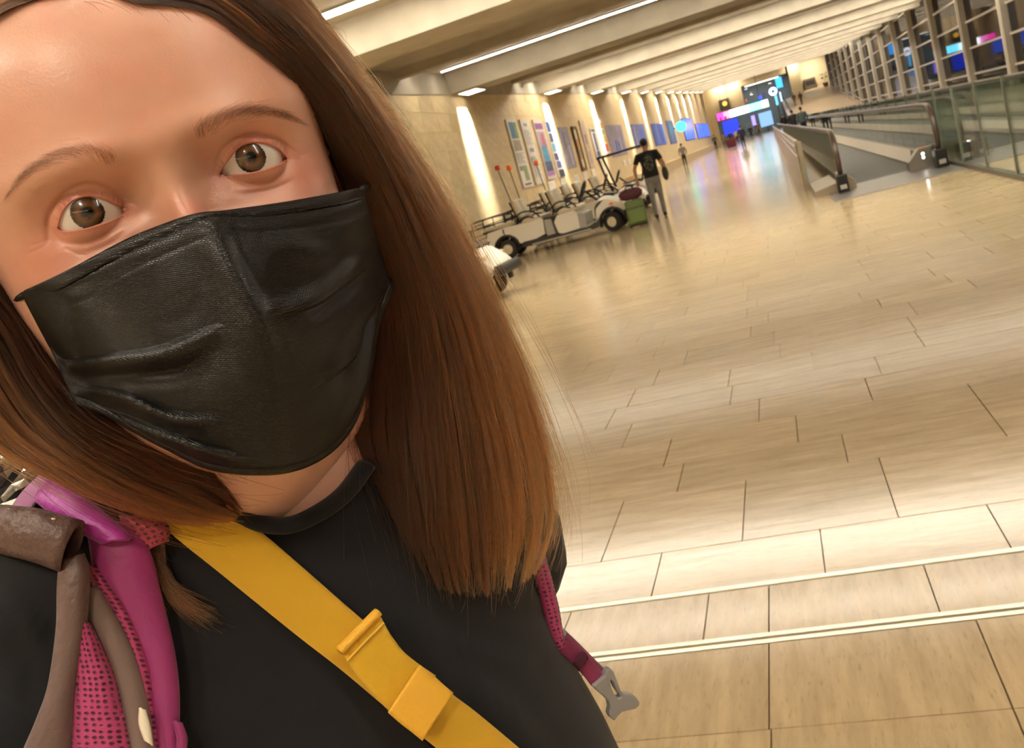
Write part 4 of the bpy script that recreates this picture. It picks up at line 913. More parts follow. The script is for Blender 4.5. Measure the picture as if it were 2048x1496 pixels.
BAG = {1: pts_face(full([(1090, 925), (1150, 955), (1240, 965), (1340, 950), (1430, 915), (1490, 880)]), 40), -1: pts_face(full([(300, 1225), (380, 1260), (460, 1255), (550, 1215), (630, 1150), (690, 1090)]), 40)}
FINE = [pts_face(full(l), 20) for l in ([(240, 1195), (190, 1215), (140, 1225)], [(245, 1205), (200, 1240), (150, 1262)], [(1440, 792), (1490, 800), (1550, 798)], [(1450, 780), (1500, 775), (1545, 760)], [(330, 1240), (420, 1275), (520, 1265)])]
def face_w(u, v):
    w = lid_w(u, v)
    for s in (1, -1):
        d, t = dist_poly(u, v, CREASE[s]); w = w - 1.35 * np.exp(-(d / .75) ** 2) * np.sin(np.pi * np.clip(t, .03, .97)) ** .5
        d, t = dist_poly(u, v, BAG[s]); w = w - .55 * np.exp(-(d / 1.3) ** 2) * np.sin(np.pi * np.clip(t, .02, .98))
    for l in FINE:
        d, t = dist_poly(u, v, l); w = w - .28 * np.exp(-(d / .45) ** 2)
    return w
OPEN = {}
for s in (1, -1):
    up = pts_face(full(UP_PX[s]), 60); lo = pts_face(full(LO_PX[s]), 60)
    OPEN[s] = np.vstack([up, lo[::-1][1:-1]])
def in_poly(u, v, poly):
    c = np.zeros(u.shape, bool); n = len(poly); j = n - 1
    for i in range(n):
        xi, yi = poly[i, 0], poly[i, 1]; xj, yj = poly[j, 0], poly[j, 1]
        if yi != yj: c ^= ((yi > v) != (yj > v)) & (u < (xj - xi) * (v - yi) / (yj - yi) + xi)
        j = i
    return c
us = np.unique(np.concatenate([np.arange(-77.4, -56, 1.2), np.arange(-56, 58, .5), np.arange(58, 77.6, 1.2)]))
vs = np.unique(np.concatenate([np.arange(-126, -26, 2.0), np.arange(-26, 34, .5), np.arange(34, 106, 2.0)]))
UU, VV = np.meshgrid(us, vs); nU, nV = len(us), len(vs)
WWm = face_w(UU, VV)
inside = np.zeros(UU.shape, bool)
for s in (1, -1): inside |= in_poly(UU, VV, OPEN[s])
fl = inside.ravel(); faces = np.array(grid_faces(nU, nV)); keep = ~fl[faces].all(1); faces = faces[keep]
_out = (np.abs(UU - 1.0) / f_wid(VV) > .9995).ravel(); faces = faces[~_out[faces].any(1)]
used = np.zeros(nU * nV, bool); used[faces.ravel()] = True
fu, fv = UU.ravel().copy(), VV.ravel().copy()
snap = used & fl
for s in (1, -1):
    loop = np.vstack([OPEN[s], OPEN[s][:1]]); idx = np.where(snap & (np.sign(fu) == s))[0]
    for i in idx:
        bd = None
        for k in range(len(loop) - 1):
            a, b = loop[k, :2], loop[k + 1, :2]; d = b - a; t = np.clip(((fu[i] - a[0]) * d[0] + (fv[i] - a[1]) * d[1]) / (d @ d + 1e-9), 0, 1); q = a + t * d
            dd = (fu[i] - q[0]) ** 2 + (fv[i] - q[1]) ** 2
            if bd is None or dd < bd[0]: bd = (dd, q)
        fu[i], fv[i] = bd[1]
fw = face_w(fu, fv)
remap = -np.ones(nU * nV, int); remap[used] = np.arange(used.sum())
V_face = np.stack([fu, fv, fw], 1)[used]; F_face = [tuple(f) for f in remap[faces]]
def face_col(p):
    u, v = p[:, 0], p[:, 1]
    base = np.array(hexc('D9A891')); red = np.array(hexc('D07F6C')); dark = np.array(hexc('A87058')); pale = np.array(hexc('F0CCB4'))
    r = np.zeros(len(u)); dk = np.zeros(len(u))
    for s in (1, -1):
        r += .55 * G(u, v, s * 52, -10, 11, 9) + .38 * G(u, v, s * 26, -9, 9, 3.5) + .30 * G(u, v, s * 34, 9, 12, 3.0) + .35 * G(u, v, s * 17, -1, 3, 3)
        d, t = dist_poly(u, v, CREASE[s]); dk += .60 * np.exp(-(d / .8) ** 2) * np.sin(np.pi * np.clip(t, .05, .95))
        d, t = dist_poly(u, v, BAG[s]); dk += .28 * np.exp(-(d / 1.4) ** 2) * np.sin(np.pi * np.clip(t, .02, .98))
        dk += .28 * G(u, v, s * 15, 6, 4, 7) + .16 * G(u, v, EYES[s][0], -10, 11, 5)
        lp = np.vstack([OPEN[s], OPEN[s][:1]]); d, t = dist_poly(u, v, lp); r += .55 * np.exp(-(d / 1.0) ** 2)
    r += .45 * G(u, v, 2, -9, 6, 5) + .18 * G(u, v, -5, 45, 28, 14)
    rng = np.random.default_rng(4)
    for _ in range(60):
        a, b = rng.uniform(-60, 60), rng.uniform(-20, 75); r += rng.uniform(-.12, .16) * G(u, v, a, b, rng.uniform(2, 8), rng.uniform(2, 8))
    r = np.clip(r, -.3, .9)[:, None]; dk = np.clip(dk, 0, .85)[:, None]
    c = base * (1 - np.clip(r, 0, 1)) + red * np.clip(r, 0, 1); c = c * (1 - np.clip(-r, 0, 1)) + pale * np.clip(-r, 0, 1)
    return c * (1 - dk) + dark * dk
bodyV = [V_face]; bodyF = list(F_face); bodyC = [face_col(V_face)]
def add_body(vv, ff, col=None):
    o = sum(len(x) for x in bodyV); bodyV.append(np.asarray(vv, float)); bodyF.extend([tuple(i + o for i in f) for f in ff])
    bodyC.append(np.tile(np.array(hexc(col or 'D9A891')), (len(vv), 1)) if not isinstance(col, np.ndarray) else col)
# lid margins: from the skin edge back to the eyeball
for s in (1, -1):
    lp = OPEN[s]; n = len(lp); c = EYES[s]; ctr = lp[:, :2].mean(0); rows_ = []
    for k, (ins, dep) in enumerate(((0, 0), (.35, .35), (.75, 1.3), (1.0, 2.8))):
        d = ctr - lp[:, :2]; d = d / (np.linalg.norm(d, axis=1)[:, None] + 1e-6); q = lp[:, :2] + d * ins
        w0 = face_w(lp[:, 0], lp[:, 1]); r2 = (q[:, 0] - c[0]) ** 2 + (q[:, 1] - c[1]) ** 2; wsph = c[2] + np.sqrt(np.maximum(ER ** 2 - r2, 0)) - .3
        w_ = w0 - dep if k < 3 else np.minimum(w0 - dep, np.where(r2 < ER ** 2, wsph, w0 - 3.5))
        rows_.append(np.column_stack([q, w_]))
    vv = np.vstack(rows_); ff = [(k * n + i, k * n + (i + 1) % n, (k + 1) * n + (i + 1) % n, (k + 1) * n + i) for k in range(3) for i in range(n)]
    add_body(vv, ff, np.vstack([face_col(rows_[0]), np.tile(np.array(hexc('CB8C78')), (3 * n, 1))]))
# back of the skull, ears, neck
def ell(c, r, nu=28, nv=18):
    vv = [(c[0] + r[0] * math.sin(b) * math.cos(a), c[1] + r[1] * math.cos(b), c[2] + r[2] * math.sin(b) * math.sin(a)) for b in np.linspace(0.02, math.pi - .02, nv) for a in np.linspace(0, 2 * math.pi, nu + 1)[:-1]]
    return vv, [(j * nu + i, j * nu + (i + 1) % nu, (j + 1) * nu + (i + 1) % nu, (j + 1) * nu + i) for j in range(nv - 1) for i in range(nu)]
add_body(*ell((1, 18, -96), (74, 94, 66)))
for s in (1, -1):
    add_body(*ell((s * 79 + 1, -12, -92), (6, 31, 17), 14, 10), 'C98C70'); add_body(*ell((s * 82 + 1, -12, -96), (5, 34, 12), 12, 8), 'CE9074')
# torso numbers (shirt and the chest under it)
t_fr = tab([(-100, -76), (-120, -65), (-135, -56), (-150, -52), (-165, -47), (-185, -38), (-220, -22), (-260, -8), (-300, 4), (-370, 12), (-420, 12)], 6)
t_b = tab([(-100, 42), (-140, 44), (-150, 48), (-165, 62), (-185, 80), (-205, 94), (-260, 106), (-420, 112)], 5)
t_aR = tab([(-96, 30), (-110, 60), (-122, 82), (-135, 98), (-150, 112), (-165, 124), (-185, 138), (-205, 146), (-260, 149), (-300, 150), (-370, 160), (-420, 165)], 5)
t_aL = tab([(-96, 24), (-108, 60), (-120, 92), (-135, 120), (-155, 148), (-180, 162), (-205, 168), (-260, 168), (-420, 165)], 4)
T_UC = -38.0
def torso_w(u, v, off=0.0):
    a = np.where(np.asarray(u) > T_UC, t_aR(v), t_aL(v)) + off; s = np.clip(np.abs(u - T_UC) / a, 0, .999); b = t_b(v) + off
    return t_fr(v) + off - b * (1 - np.sqrt(1 - s ** 2))
def on_torso(x, y, off=0.0):
    p = HP(x, y, -30.0)
    for _ in range(14):
        w_ = float(torso_w(p[0], p[1], off)); p = HP(x, y, .5 * p[2] + .5 * w_)
    return p
def torso_rings(v0, v1, nv, off, n=72, fold=None):
    out = []
    for v in np.linspace(v0, v1, nv):
        for q in range(n):
            a = 2 * math.pi * q / n; c, s_ = math.cos(a), math.sin(a); A = (float(t_aR(v)) if c > 0 else float(t_aL(v))) + off; B = float(t_b(v)) + off
            out.append([T_UC + A * c, v, float(t_fr(v)) + off - B + B * s_])
    return np.array(out), [(j * n + i, j * n + (i + 1) % n, (j + 1) * n + (i + 1) % n, (j + 1) * n + i) for j in range(nv - 1) for i in range(n)]
neck_path = [(4, -60, -100), (3, -100, -100), (0, -130, -98), (-14, -150, -104), (-20, -178, -116)]; neck_r = [64, 63, 59, 55, 54]
vv = []; npth = spline(neck_path, 20); nr = np.interp(np.linspace(0, 1, 20), np.linspace(0, 1, 5), neck_r)
for (cx, cv, cw_), r in zip(npth, nr):
    for a in np.linspace(0, 2 * math.pi, 41)[:-1]:
        rr = r * (1 + .03 * math.cos(3 * a)); vv.append((cx + rr * math.cos(a), cv, cw_ + rr * .96 * math.sin(a)))
add_body(vv, [(j * 40 + i, j * 40 + (i + 1) % 40, (j + 1) * 40 + (i + 1) % 40, (j + 1) * 40 + i) for j in range(19) for i in range(40)])
tv, tf = torso_rings(-100, -215, 36, -3.0)
add_body(tv, tf)
bv = np.vstack(bodyV)
# skin shader ------------------------------------------------------------
def skin_mat():
    m = bpy.data.materials.new('skin'); m.use_nodes = True; N = m.node_tree.nodes; L = m.node_tree.links; b = N['Principled BSDF']
    at = N.new('ShaderNodeAttribute'); at.attribute_name = 'complexion'
    tc = N.new('ShaderNodeTexCoord'); nz = N.new('ShaderNodeTexNoise'); nz.inputs['Scale'].default_value = 55; nz.inputs['Detail'].default_value = 6; L.new(tc.outputs['Object'], nz.inputs['Vector'])
    r = N.new('ShaderNodeMapRange'); r.inputs['From Min'].default_value = .3; r.inputs['From Max'].default_value = .7; r.inputs['To Min'].default_value = .95; r.inputs['To Max'].default_value = 1.05; L.new(nz.outputs['Fac'], r.inputs['Value'])
    sc = N.new('ShaderNodeVectorMath'); sc.operation = 'SCALE'; L.new(at.outputs['Color'], sc.inputs[0]); L.new(r.outputs[0], sc.inputs['Scale']); L.new(sc.outputs[0], b.inputs['Base Color'])
    b.inputs['Roughness'].default_value = .34; b.inputs['Specular IOR Level'].default_value = .6
    b.inputs['Subsurface Weight'].default_value = .25; b.inputs['Subsurface Radius'].default_value = (1, .35, .2); b.inputs['Subsurface Scale'].default_value = .003
    n2 = N.new('ShaderNodeTexNoise'); n2.inputs['Scale'].default_value = 900; n2.inputs['Detail'].default_value = 3; L.new(tc.outputs['Object'], n2.inputs['Vector'])
    bp = N.new('ShaderNodeBump'); bp.inputs['Strength'].default_value = .18; bp.inputs['Distance'].default_value = .0006; L.new(n2.outputs['Fac'], bp.inputs['Height']); L.new(bp.outputs[0], b.inputs['Normal'])
    return m
M_SKIN = skin_mat()
# eyes -----------------------------------------------------------------
def eye_mat():
    m = bpy.data.materials.new('eye'); m.use_nodes = True; N = m.node_tree.nodes; L = m.node_tree.links; b = N['Principled BSDF']
    tc = N.new('ShaderNodeTexCoord'); sp = N.new('ShaderNodeVectorMath'); sp.operation = 'MULTIPLY'; sp.inputs[1].default_value = (1000, 1000, 0); L.new(tc.outputs['Object'], sp.inputs[0])
    ln = N.new('ShaderNodeVectorMath'); ln.operation = 'LENGTH'; L.new(sp.outputs[0], ln.inputs[0])
    nrm = N.new('ShaderNodeVectorMath'); nrm.operation = 'NORMALIZE'; L.new(sp.outputs[0], nrm.inputs[0])
    nz = N.new('ShaderNodeTexNoise'); nz.inputs['Scale'].default_value = 9; nz.inputs['Detail'].default_value = 3; L.new(nrm.outputs[0], nz.inputs['Vector'])
    ad = N.new('ShaderNodeMath'); ad.operation = 'MULTIPLY_ADD'; ad.inputs[1].default_value = .9; ad.inputs[2].default_value = -.45; L.new(nz.outputs['Fac'], ad.inputs[0])
    sm = N.new('ShaderNodeMath'); sm.operation = 'ADD'; L.new(ln.outputs['Value'], sm.inputs[0]); L.new(ad.outputs[0], sm.inputs[1])
    mr = N.new('ShaderNodeMapRange'); mr.inputs['From Max'].default_value = 12.0; L.new(sm.outputs[0], mr.inputs['Value'])
    cr = N.new('ShaderNodeValToRGB'); e = cr.color_ramp.elements
    stops = [(0, '0A0706'), (1.7, '0A0706'), (2.05, '3E2614'), (3.2, '664223'), (4.4, '56371C'), (5.25, '352111'), (5.7, '281A12'), (6.1, 'D8D0C8'), (9.5, 'E2DCD6'), (12, 'D9BFB4')]
    for k, (p, c) in enumerate(stops):
        el = e[k] if k < 2 else e.new(p / 12)
        el.position = p / 12; el.color = (*hexc(c), 1)
    L.new(mr.outputs[0], cr.inputs[0]); L.new(cr.outputs[0], b.inputs['Base Color'])
    b.inputs['Roughness'].default_value = .25; b.inputs['Coat Weight'].default_value = 1.0; b.inputs['Coat Roughness'].default_value = .02; b.inputs['Coat IOR'].default_value = 1.4
    return m
M_EYE = eye_mat()
IRIS_PX = {1: (502, 314), -1: (175, 425)}
for s in (1, -1):
    c = EYES[s]; ip = HP(*IRIS_PX[s], c[2] + ER); g = ip - c; g = g / np.linalg.norm(g)
    prof = []
    for a in np.linspace(0, math.pi, 60):
        r = ER / 1000; bump = .0010 * math.exp(-(a / .36) ** 2 * 1.2); prof.append(((r + bump) * math.sin(a), (r + bump) * math.cos(a)))
    eb = MB().lathe(prof, n=48).build('eyeball', M_EYE, woman, smooth=True)
    z = Vector(AX.T @ g); x_ = Vector(AX[0]); y_ = z.cross(x_).normalized(); x_ = y_.cross(z)
    mtx = Matrix((x_, y_, z)).transposed().to_4x4(); mtx.translation = Vector(WL(c)); eb.matrix_local = mtx
    # wet pink corner by the nose
    k = on_face(*(full([(1100, 884)])[0] if s > 0 else full([(640, 1042)])[0]))
    vv, ff = ell((k[0] + s * .6, k[1], k[2] - 1.6), (1.7, 1.1, 1.2), 12, 8)
    mesh_obj('tear_duct', WL(np.array(vv)), ff, mat('tear_duct', 'C78477', .2, coat=.6), woman)

RG = np.random.default_rng(21)
# hair helpers -----------------------------------------------------------
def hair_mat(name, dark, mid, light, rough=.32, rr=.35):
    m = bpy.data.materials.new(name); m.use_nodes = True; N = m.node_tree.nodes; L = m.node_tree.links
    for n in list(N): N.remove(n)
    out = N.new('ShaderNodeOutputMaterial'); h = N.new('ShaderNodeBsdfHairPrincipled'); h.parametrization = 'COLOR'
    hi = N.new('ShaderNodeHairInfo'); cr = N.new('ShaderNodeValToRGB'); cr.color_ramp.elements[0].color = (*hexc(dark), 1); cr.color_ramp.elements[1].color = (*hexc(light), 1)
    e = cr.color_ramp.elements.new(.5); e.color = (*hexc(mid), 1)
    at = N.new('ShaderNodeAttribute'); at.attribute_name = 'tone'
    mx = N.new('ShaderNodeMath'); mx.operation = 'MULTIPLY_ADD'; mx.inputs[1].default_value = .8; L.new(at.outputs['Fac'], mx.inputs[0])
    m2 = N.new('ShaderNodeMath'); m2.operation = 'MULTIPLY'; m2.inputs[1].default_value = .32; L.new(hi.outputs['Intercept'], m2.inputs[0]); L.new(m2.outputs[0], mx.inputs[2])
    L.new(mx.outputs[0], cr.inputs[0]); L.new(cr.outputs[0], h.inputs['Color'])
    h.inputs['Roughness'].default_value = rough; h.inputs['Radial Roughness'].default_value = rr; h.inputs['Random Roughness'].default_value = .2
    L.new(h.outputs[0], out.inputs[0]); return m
def strands(name, curves, rad, m_, parent, taper=.35, tone=None, **kw):
    "curves: list of (k,3) arrays in head millimetres"
    hc = bpy.data.hair_curves.new(name); hc.add_curves([len(c) for c in curves])
    pos = WL(np.vstack(curves)).astype(np.float32); hc.position_data.foreach_set('vector', pos.ravel())
    ra = hc.attributes.new('radius', 'FLOAT', 'POINT')
    r = np.concatenate([(rad[i] if hasattr(rad, '__len__') else rad) * (1 - (1 - taper) * np.linspace(0, 1, len(c)) ** 2) for i, c in enumerate(curves)]) / 1000
    ra.data.foreach_set('value', r.astype(np.float32)); hc.materials.append(m_)
    if tone is None: tone = RG.uniform(0, 1, len(curves))
    ta = hc.attributes.new('tone', 'FLOAT', 'CURVE'); ta.data.foreach_set('value', np.asarray(tone, np.float32))
    o = bpy.data.objects.new(name, hc); COL.objects.link(o); o.parent = parent
    return finish(o, **kw)
M_BROW = hair_mat('brow_hair', '2E2119', '4A372B', '66503F')
BROW = {1: [(985, 690), (1020, 645), (1090, 598), (1180, 562), (1280, 552), (1380, 562), (1440, 580), (1515, 612)], -1: [(575, 800), (480, 762), (400, 752), (300, 770), (200, 812), (130, 862), (60, 935), (25, 985)]}
for s in (1, -1):
    ctr = full(BROW[s]); top = spline(ctr, 100); cs = []
    for i in range(640):
        t = RG.beta(1.25, 1.5); k = int(t * 99); p = top[k]; tg = top[min(k + 3, 99)] - top[max(k - 3, 0)]; tg = tg / np.linalg.norm(tg)
        nrm = np.array([-tg[1], tg[0]]); nrm = nrm if nrm[1] < 0 else -nrm
        wid = np.interp(t, [0, .15, .5, .8, 1], [26, 28, 22, 13, 4]); off = RG.normal(0, .42)
        p0 = p + nrm * (off * wid * .75 - 2); ang = np.interp(t, [0, .25, 1], [.95, .35, .05]) * (1 if off < .3 else .2) + RG.normal(0, .12)
        d = tg * math.cos(ang) + nrm * math.sin(ang); ln = RG.uniform(18, 34) * (.7 if t > .8 else 1)
        q = []
        for f in np.linspace(0, 1, 5):
            x = p0 + d * ln * f + tg * ln * .15 * f * f; h = on_face(*x); q.append(h + np.array([0, 0, .05 + .9 * math.sin(math.pi * f) * .5 + .12]))
        cs.append(np.array(q))
    strands('eyebrow', cs, .029, M_BROW, woman, .3)
    cs = []
    for line, cnt, ln, sg in ((UP_PX[s], 60, 4.2, 1), (LO_PX[s], 34, 2.2, -1)):
        e_ = pts_face(full(line), 80)
        for i in range(cnt):
            k = int(RG.uniform(8, 76)); p = e_[k]; out_ = (p[0] - EYES[s][0]) * .5; L_ = ln * RG.uniform(.6, 1.1)
            q = [p + np.array([out_ * .06 * f * L_, sg * L_ * (.10 * f + .55 * f * f), L_ * (.75 * f - .25 * f * f)]) for f in np.linspace(0, 1, 5)]
            cs.append(np.array(q))
    strands('eyelashes', cs, .030, M_BROW, woman, .25)
# shirt ------------------------------------------------------------------
M_SHIRT = mat('black_jersey', '1C1C20', .85, var=.12, vscale=22, bump=.10, bscale=1500, sheen=.12, spec=.25)
NECK_PX = [(250, 1000), (330, 1000), (430, 1012), (480, 1030), (520, 1047), (580, 1050), (640, 1024), (690, 986), (732, 930), (760, 860), (780, 700), (250, 700)]
tv, tf = torso_rings(-102, -420, 124, 0.0, 150)
# soft folds across the chest
px = to_px(tv); FOLDS = [([(360, 1230), (520, 1330), (640, 1440), (700, 1520)], 3.0, 16), ([(430, 1200), (560, 1250), (700, 1290)], 2.0, 14), ([(820, 1230), (930, 1300), (1050, 1330)], 2.4, 20), ([(900, 1340), (1010, 1420), (1080, 1500)], 2.5, 22), ([(0, 1190), (60, 1250), (110, 1330)], 3.0, 18), ([(0, 1330), (50, 1420), (70, 1496)], 3.0, 16), ([(760, 1200), (860, 1290), (900, 1400)], 2.0, 20)]
for l, amp, sg in FOLDS:
    d, t = dist_poly(px[:, 0], px[:, 1], np.array(spline(l, 24))); front = tv[:, 2] > t_fr(tv[:, 1]) - t_b(tv[:, 1])
    tv[:, 2] += np.where(front, amp * np.exp(-(d / sg) ** 2) * np.sin(np.pi * np.clip(t, .02, .98)) - .4 * amp * np.exp(-((d - 1.6 * sg) / sg) ** 2), 0)
inn = in_poly(px[:, 0], px[:, 1], np.array(NECK_PX)) & (tv[:, 2] > t_fr(tv[:, 1]) - t_b(tv[:, 1]) - 5)
tfa = np.array(tf); kp = ~inn[tfa].all(1); tfa = tfa[kp]
nl = np.array(spline(NECK_PX[1:10], 120)); us_ = np.zeros(len(tv), bool); us_[tfa.ravel()] = True
for i in np.where(us_ & inn)[0]:
    q = nl[np.argmin(((nl - px[i]) ** 2).sum(1))]; tv[i] = on_torso(q[0], q[1], 0.0)
sh = MB(); sh.add(WL(tv), [tuple(f) for f in tfa])
# lower trunk down to the hips, sleeves
def hs(p): return tuple(WL(np.array(p, float)))
GDN = np.array([-.085, -.992, .089])                # straight down, in the head frame
low = []
c0 = np.array([T_UC + 2, -420., float(t_fr(-420) - t_b(-420))])
ring_n = 48
for k in range(9):
    f = k / 8; c = c0 + GDN * 230 * f * np.array([1, 1, 0]) + np.array([0, 0, -12 * f]); A = np.interp(f, [0, .35, 1], [163, 140, 170]); B = np.interp(f, [0, .35, 1], [112, 95, 112])
    low += [c + np.array([A * math.cos(a), 0, B * math.sin(a)]) for a in np.linspace(0, 2 * math.pi, ring_n + 1)[:-1]]
sh.add(WL(np.array(low)), [(j * ring_n + i, j * ring_n + (i + 1) % ring_n, (j + 1) * ring_n + (i + 1) % ring_n, (j + 1) * ring_n + i) for j in range(8) for i in range(ring_n)])
def limb(mb, pts, rad, n=18):
    mb.tube([Vector(hs(p)) for p in spline(pts, 14)], list(np.interp(np.linspace(0, 1, 14), np.linspace(0, 1, len(rad)), rad) / 1000), n)
# arm holding the phone (viewer's left) and the other arm, drawn back
ARM_L = [(-150, -215, -110), (-205, -232, -60), (-235, -300, 20), (-215, -300, 120)]
limb(sh, ARM_L, [62, 58, 50, 46])
e1 = HP(1008, 1135, -150)
ARM_R = [(70, -225, -130), tuple(HP(1000, 1075, -145)), tuple(e1), tuple(HP(955, 1235, -185))]
limb(sh, ARM_R, [44, 40, 38, 36])
shirt = sh.build('shirt', M_SHIRT, woman, smooth=True)
# ribbed collar along the neckline
col_pts = [on_torso(x, y, 2.0) for x, y in spline(NECK_PX[2:9], 40)]
MB().tube([Vector(hs(p)) for p in col_pts], [(.0062, .0038)] * len(col_pts), 10).build('collar', M_SHIRT, woman, smooth=True)
# trousers, shoes, hands: below and outside the picture
hip = c0 + GDN * 230; tr = MB()
hipw = WL(hip); down = np.array([0, 0, -1.0]); side = AX[0] * [1, 1, 0]; side = side / np.linalg.norm(side); fwd = AX[2] * [1, 1, 0]; fwd = fwd / np.linalg.norm(fwd)
hz = hipw[2]
for s in (-1, 1):
    top_ = hipw + side * .085 * s; pts = [top_ + np.array([0, 0, .06]), top_ + np.array([0, 0, -.25]) + fwd * .01, np.array([top_[0], top_[1], .46]) + fwd * .02, np.array([top_[0], top_[1], .25]) - fwd * .01, np.array([top_[0], top_[1], .06]) - fwd * .02]
    tr.tube([Vector(p) for p in spline(pts, 12)], list(np.interp(np.linspace(0, 1, 12), [0, .3, .55, .75, 1], [.105, .085, .065, .06, .055])), 16)
    a = np.array([top_[0], top_[1], .045]); MB().tube([Vector(a - fwd * .09), Vector(a), Vector(a + fwd * .10), Vector(a + fwd * .17 - [0, 0, .01])], [(.038, .04), (.045, .045), (.045, .035), (.03, .022)], 14).build('shoe', mat('shoe_white', 'C9C4BC', .6), woman, smooth=True)
tr.tube([Vector(hipw + [0, 0, .10]), Vector(hipw), Vector(hipw - [0, 0, .10])], [(.10, .16), (.11, .165), (.09, .14)], 20)
tr.build('trousers', mat('dark_denim', '23262E', .8, var=.1, vscale=30), woman, smooth=True)
def hand(p0, d, n_, scale=1.0, curl=.5):
    "palm and five fingers from the wrist p0, pointing along d with palm normal n_ (head frame, mm)"
    d = d / np.linalg.norm(d); n_ = n_ - d * (n_ @ d); n_ = n_ / np.linalg.norm(n_); b = np.cross(d, n_); mb = MB()
    def tb(pts, r, n=10): mb.tube([Vector(hs(p)) for p in pts], [tuple(np.array(q) / 1000) if hasattr(q, '__len__') else q / 1000 for q in r], n)
    tb([p0 - d * 25, p0, p0 + d * 30, p0 + d * 62, p0 + d * 85], [26, (22, 26), (17, 36), (15, 40), (10, 36)], 16)
    for i, L_ in enumerate((62, 72, 68, 52)):
        r0 = p0 + d * 78 + b * (i - 1.5) * 19; a1 = d * math.cos(curl) + n_ * math.sin(curl); a2 = d * math.cos(2.1 * curl) + n_ * math.sin(2.1 * curl); a3 = d * math.cos(3.0 * curl) + n_ * math.sin(3.0 * curl)
        tb([r0, r0 + a1 * L_ * .45, r0 + a1 * L_ * .45 + a2 * L_ * .32, r0 + a1 * L_ * .45 + a2 * L_ * .32 + a3 * L_ * .25], [9, 8.5, 8, 6])
    r0 = p0 + d * 22 - b * 32; tb([r0, r0 + d * 25 - b * 16 + n_ * 8, r0 + d * 52 - b * 18 + n_ * 18], [12, 10, 7])
    return mb
wr = np.array([-215, -300, 120.]); wr2 = np.array([-150, -215, 290.])
fa = MB(); limb(fa, [wr, (wr + wr2) / 2 + np.array([-12, -8, 0]), wr2], [38, 32, 26]); 
extra = [fa, hand(wr2, np.array([.45, .55, .70]), np.array([.75, .1, -.55]), 1, .42)]
wr3 = np.array([e1[0] - 30, e1[1] - 120, -190.])
fb = MB(); limb(fb, [np.array(ARM_R[-1]), wr3], [36, 27])
extra += [fb, hand(wr3, np.array([-.1, -.95, -.1]), np.array([-.6, 0, .5]), 1, .35)]
# one continuous body mesh: face, skull, neck, chest, forearms and hands
allV = [WL(bv)]; allC = list(bodyC); nv_ = len(bv)
for mb in extra:
    allV.append(np.array(mb.v)); bodyF += [tuple(i + nv_ for i in f) for f in mb.f]; nv_ += len(mb.v); allC.append(np.tile(np.array(hexc('E0B498')), (len(mb.v), 1)))
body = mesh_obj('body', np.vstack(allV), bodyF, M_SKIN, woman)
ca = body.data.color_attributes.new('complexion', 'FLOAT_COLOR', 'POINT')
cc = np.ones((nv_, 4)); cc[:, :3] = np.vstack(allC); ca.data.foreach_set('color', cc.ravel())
# ------------------------------------------------------------------ hair
M_HAIR = hair_mat('brown_hair', '170D08', '3E2313', '94592C', .28, .42)
M_HMASS = mat('hair_mass', '1E130D', .6)
def guide(l, n=40):
    "guide of (x, y, w) -> head frame"
    return spline([HP(x, y, w) for x, y, w in l], n)
RIGHT = [guide(l) for l in (
    [(270, -40, -18), (401, 16, -20), (475, 76, -22), (571, 150, -28), (645, 240, -38), (697, 345, -50), (735, 470, -62), (755, 610, -74), (715, 770, -78), (712, 890, -72), (775, 1020, -56), (842, 1165, -42)],
    [(290, -60, -20), (430, 0, -18), (530, 90, -18), (625, 180, -24), (690, 290, -34), (745, 420, -44), (795, 560, -50), (815, 700, -52), (830, 860, -46), (860, 1020, -36), (905, 1190, -28)],
    [(310, -80, -26), (480, -20, -22), (580, 60, -22), (675, 170, -28), (745, 290, -36), (810, 430, -42), (865, 580, -42), (905, 740, -40), (930, 890, -34), (950, 1040, -28), (965, 1195, -22)],
    [(330, -110, -36), (530, -30, -34), (630, 60, -36), (730, 190, -44), (815, 330, -52), (890, 480, -54), (955, 640, -52), (1000, 790, -48), (1030, 930, -42), (1045, 1060, -36), (1030, 1180, -30)],
    [(350, -140, -60), (560, -60, -62), (655, 50, -66), (760, 190, -76), (855, 340, -84), (935, 480, -86), (1010, 640, -82), (1065, 790, -76), (1100, 930, -68), (1108, 1050, -58), (1075, 1150, -48)])]
LEFT = [guide(l) for l in (
    [(-90, 420, -46), (-30, 515, -50), (45, 580, -56), (115, 690, -58), (185, 790, -56), (280, 845, -52), (370, 895, -48), (440, 955, -46), (487, 1026, -44)],
    [(-120, 440, -42), (-60, 560, -40), (10, 660, -40), (80, 780, -36), (160, 870, -30), (260, 930, -28), (350, 975, -30), (420, 1010, -34), (478, 1034, -38)],
    [(-150, 480, -46), (-100, 620, -44), (-40, 750, -44), (40, 860, -40), (140, 930, -34), (240, 985, -32), (340, 1020, -34), (420, 1038, -36), (470, 1044, -40)],
    [(-190, 520, -60), (-150, 680, -62), (-90, 820, -62), (0, 912, -58), (90, 955, -52), (200, 1003, -46), (320, 1040, -44), (400, 1052, -42), (440, 1052, -42)])]
def fguide(l, lift, n=40): return spline([on_face(x, y, base_w) + np.array([0, 0, lift]) if x > -60 and x < 600 else HP(x, y, w) for x, y, w in l], n)
TOPL = [fguide(l, 2.2 + 3 * k) for k, l in enumerate((
    [(250, -44, -18), (160, -16, -18), (60, 4, -22), (-30, 52, -32), (-90, 160, -44), (-150, 280, -54)],
    [(240, -80, -26), (140, -40, -24), (30, -10, -28), (-60, 50, -40), (-130, 140, -52), (-190, 280, -62)]))]
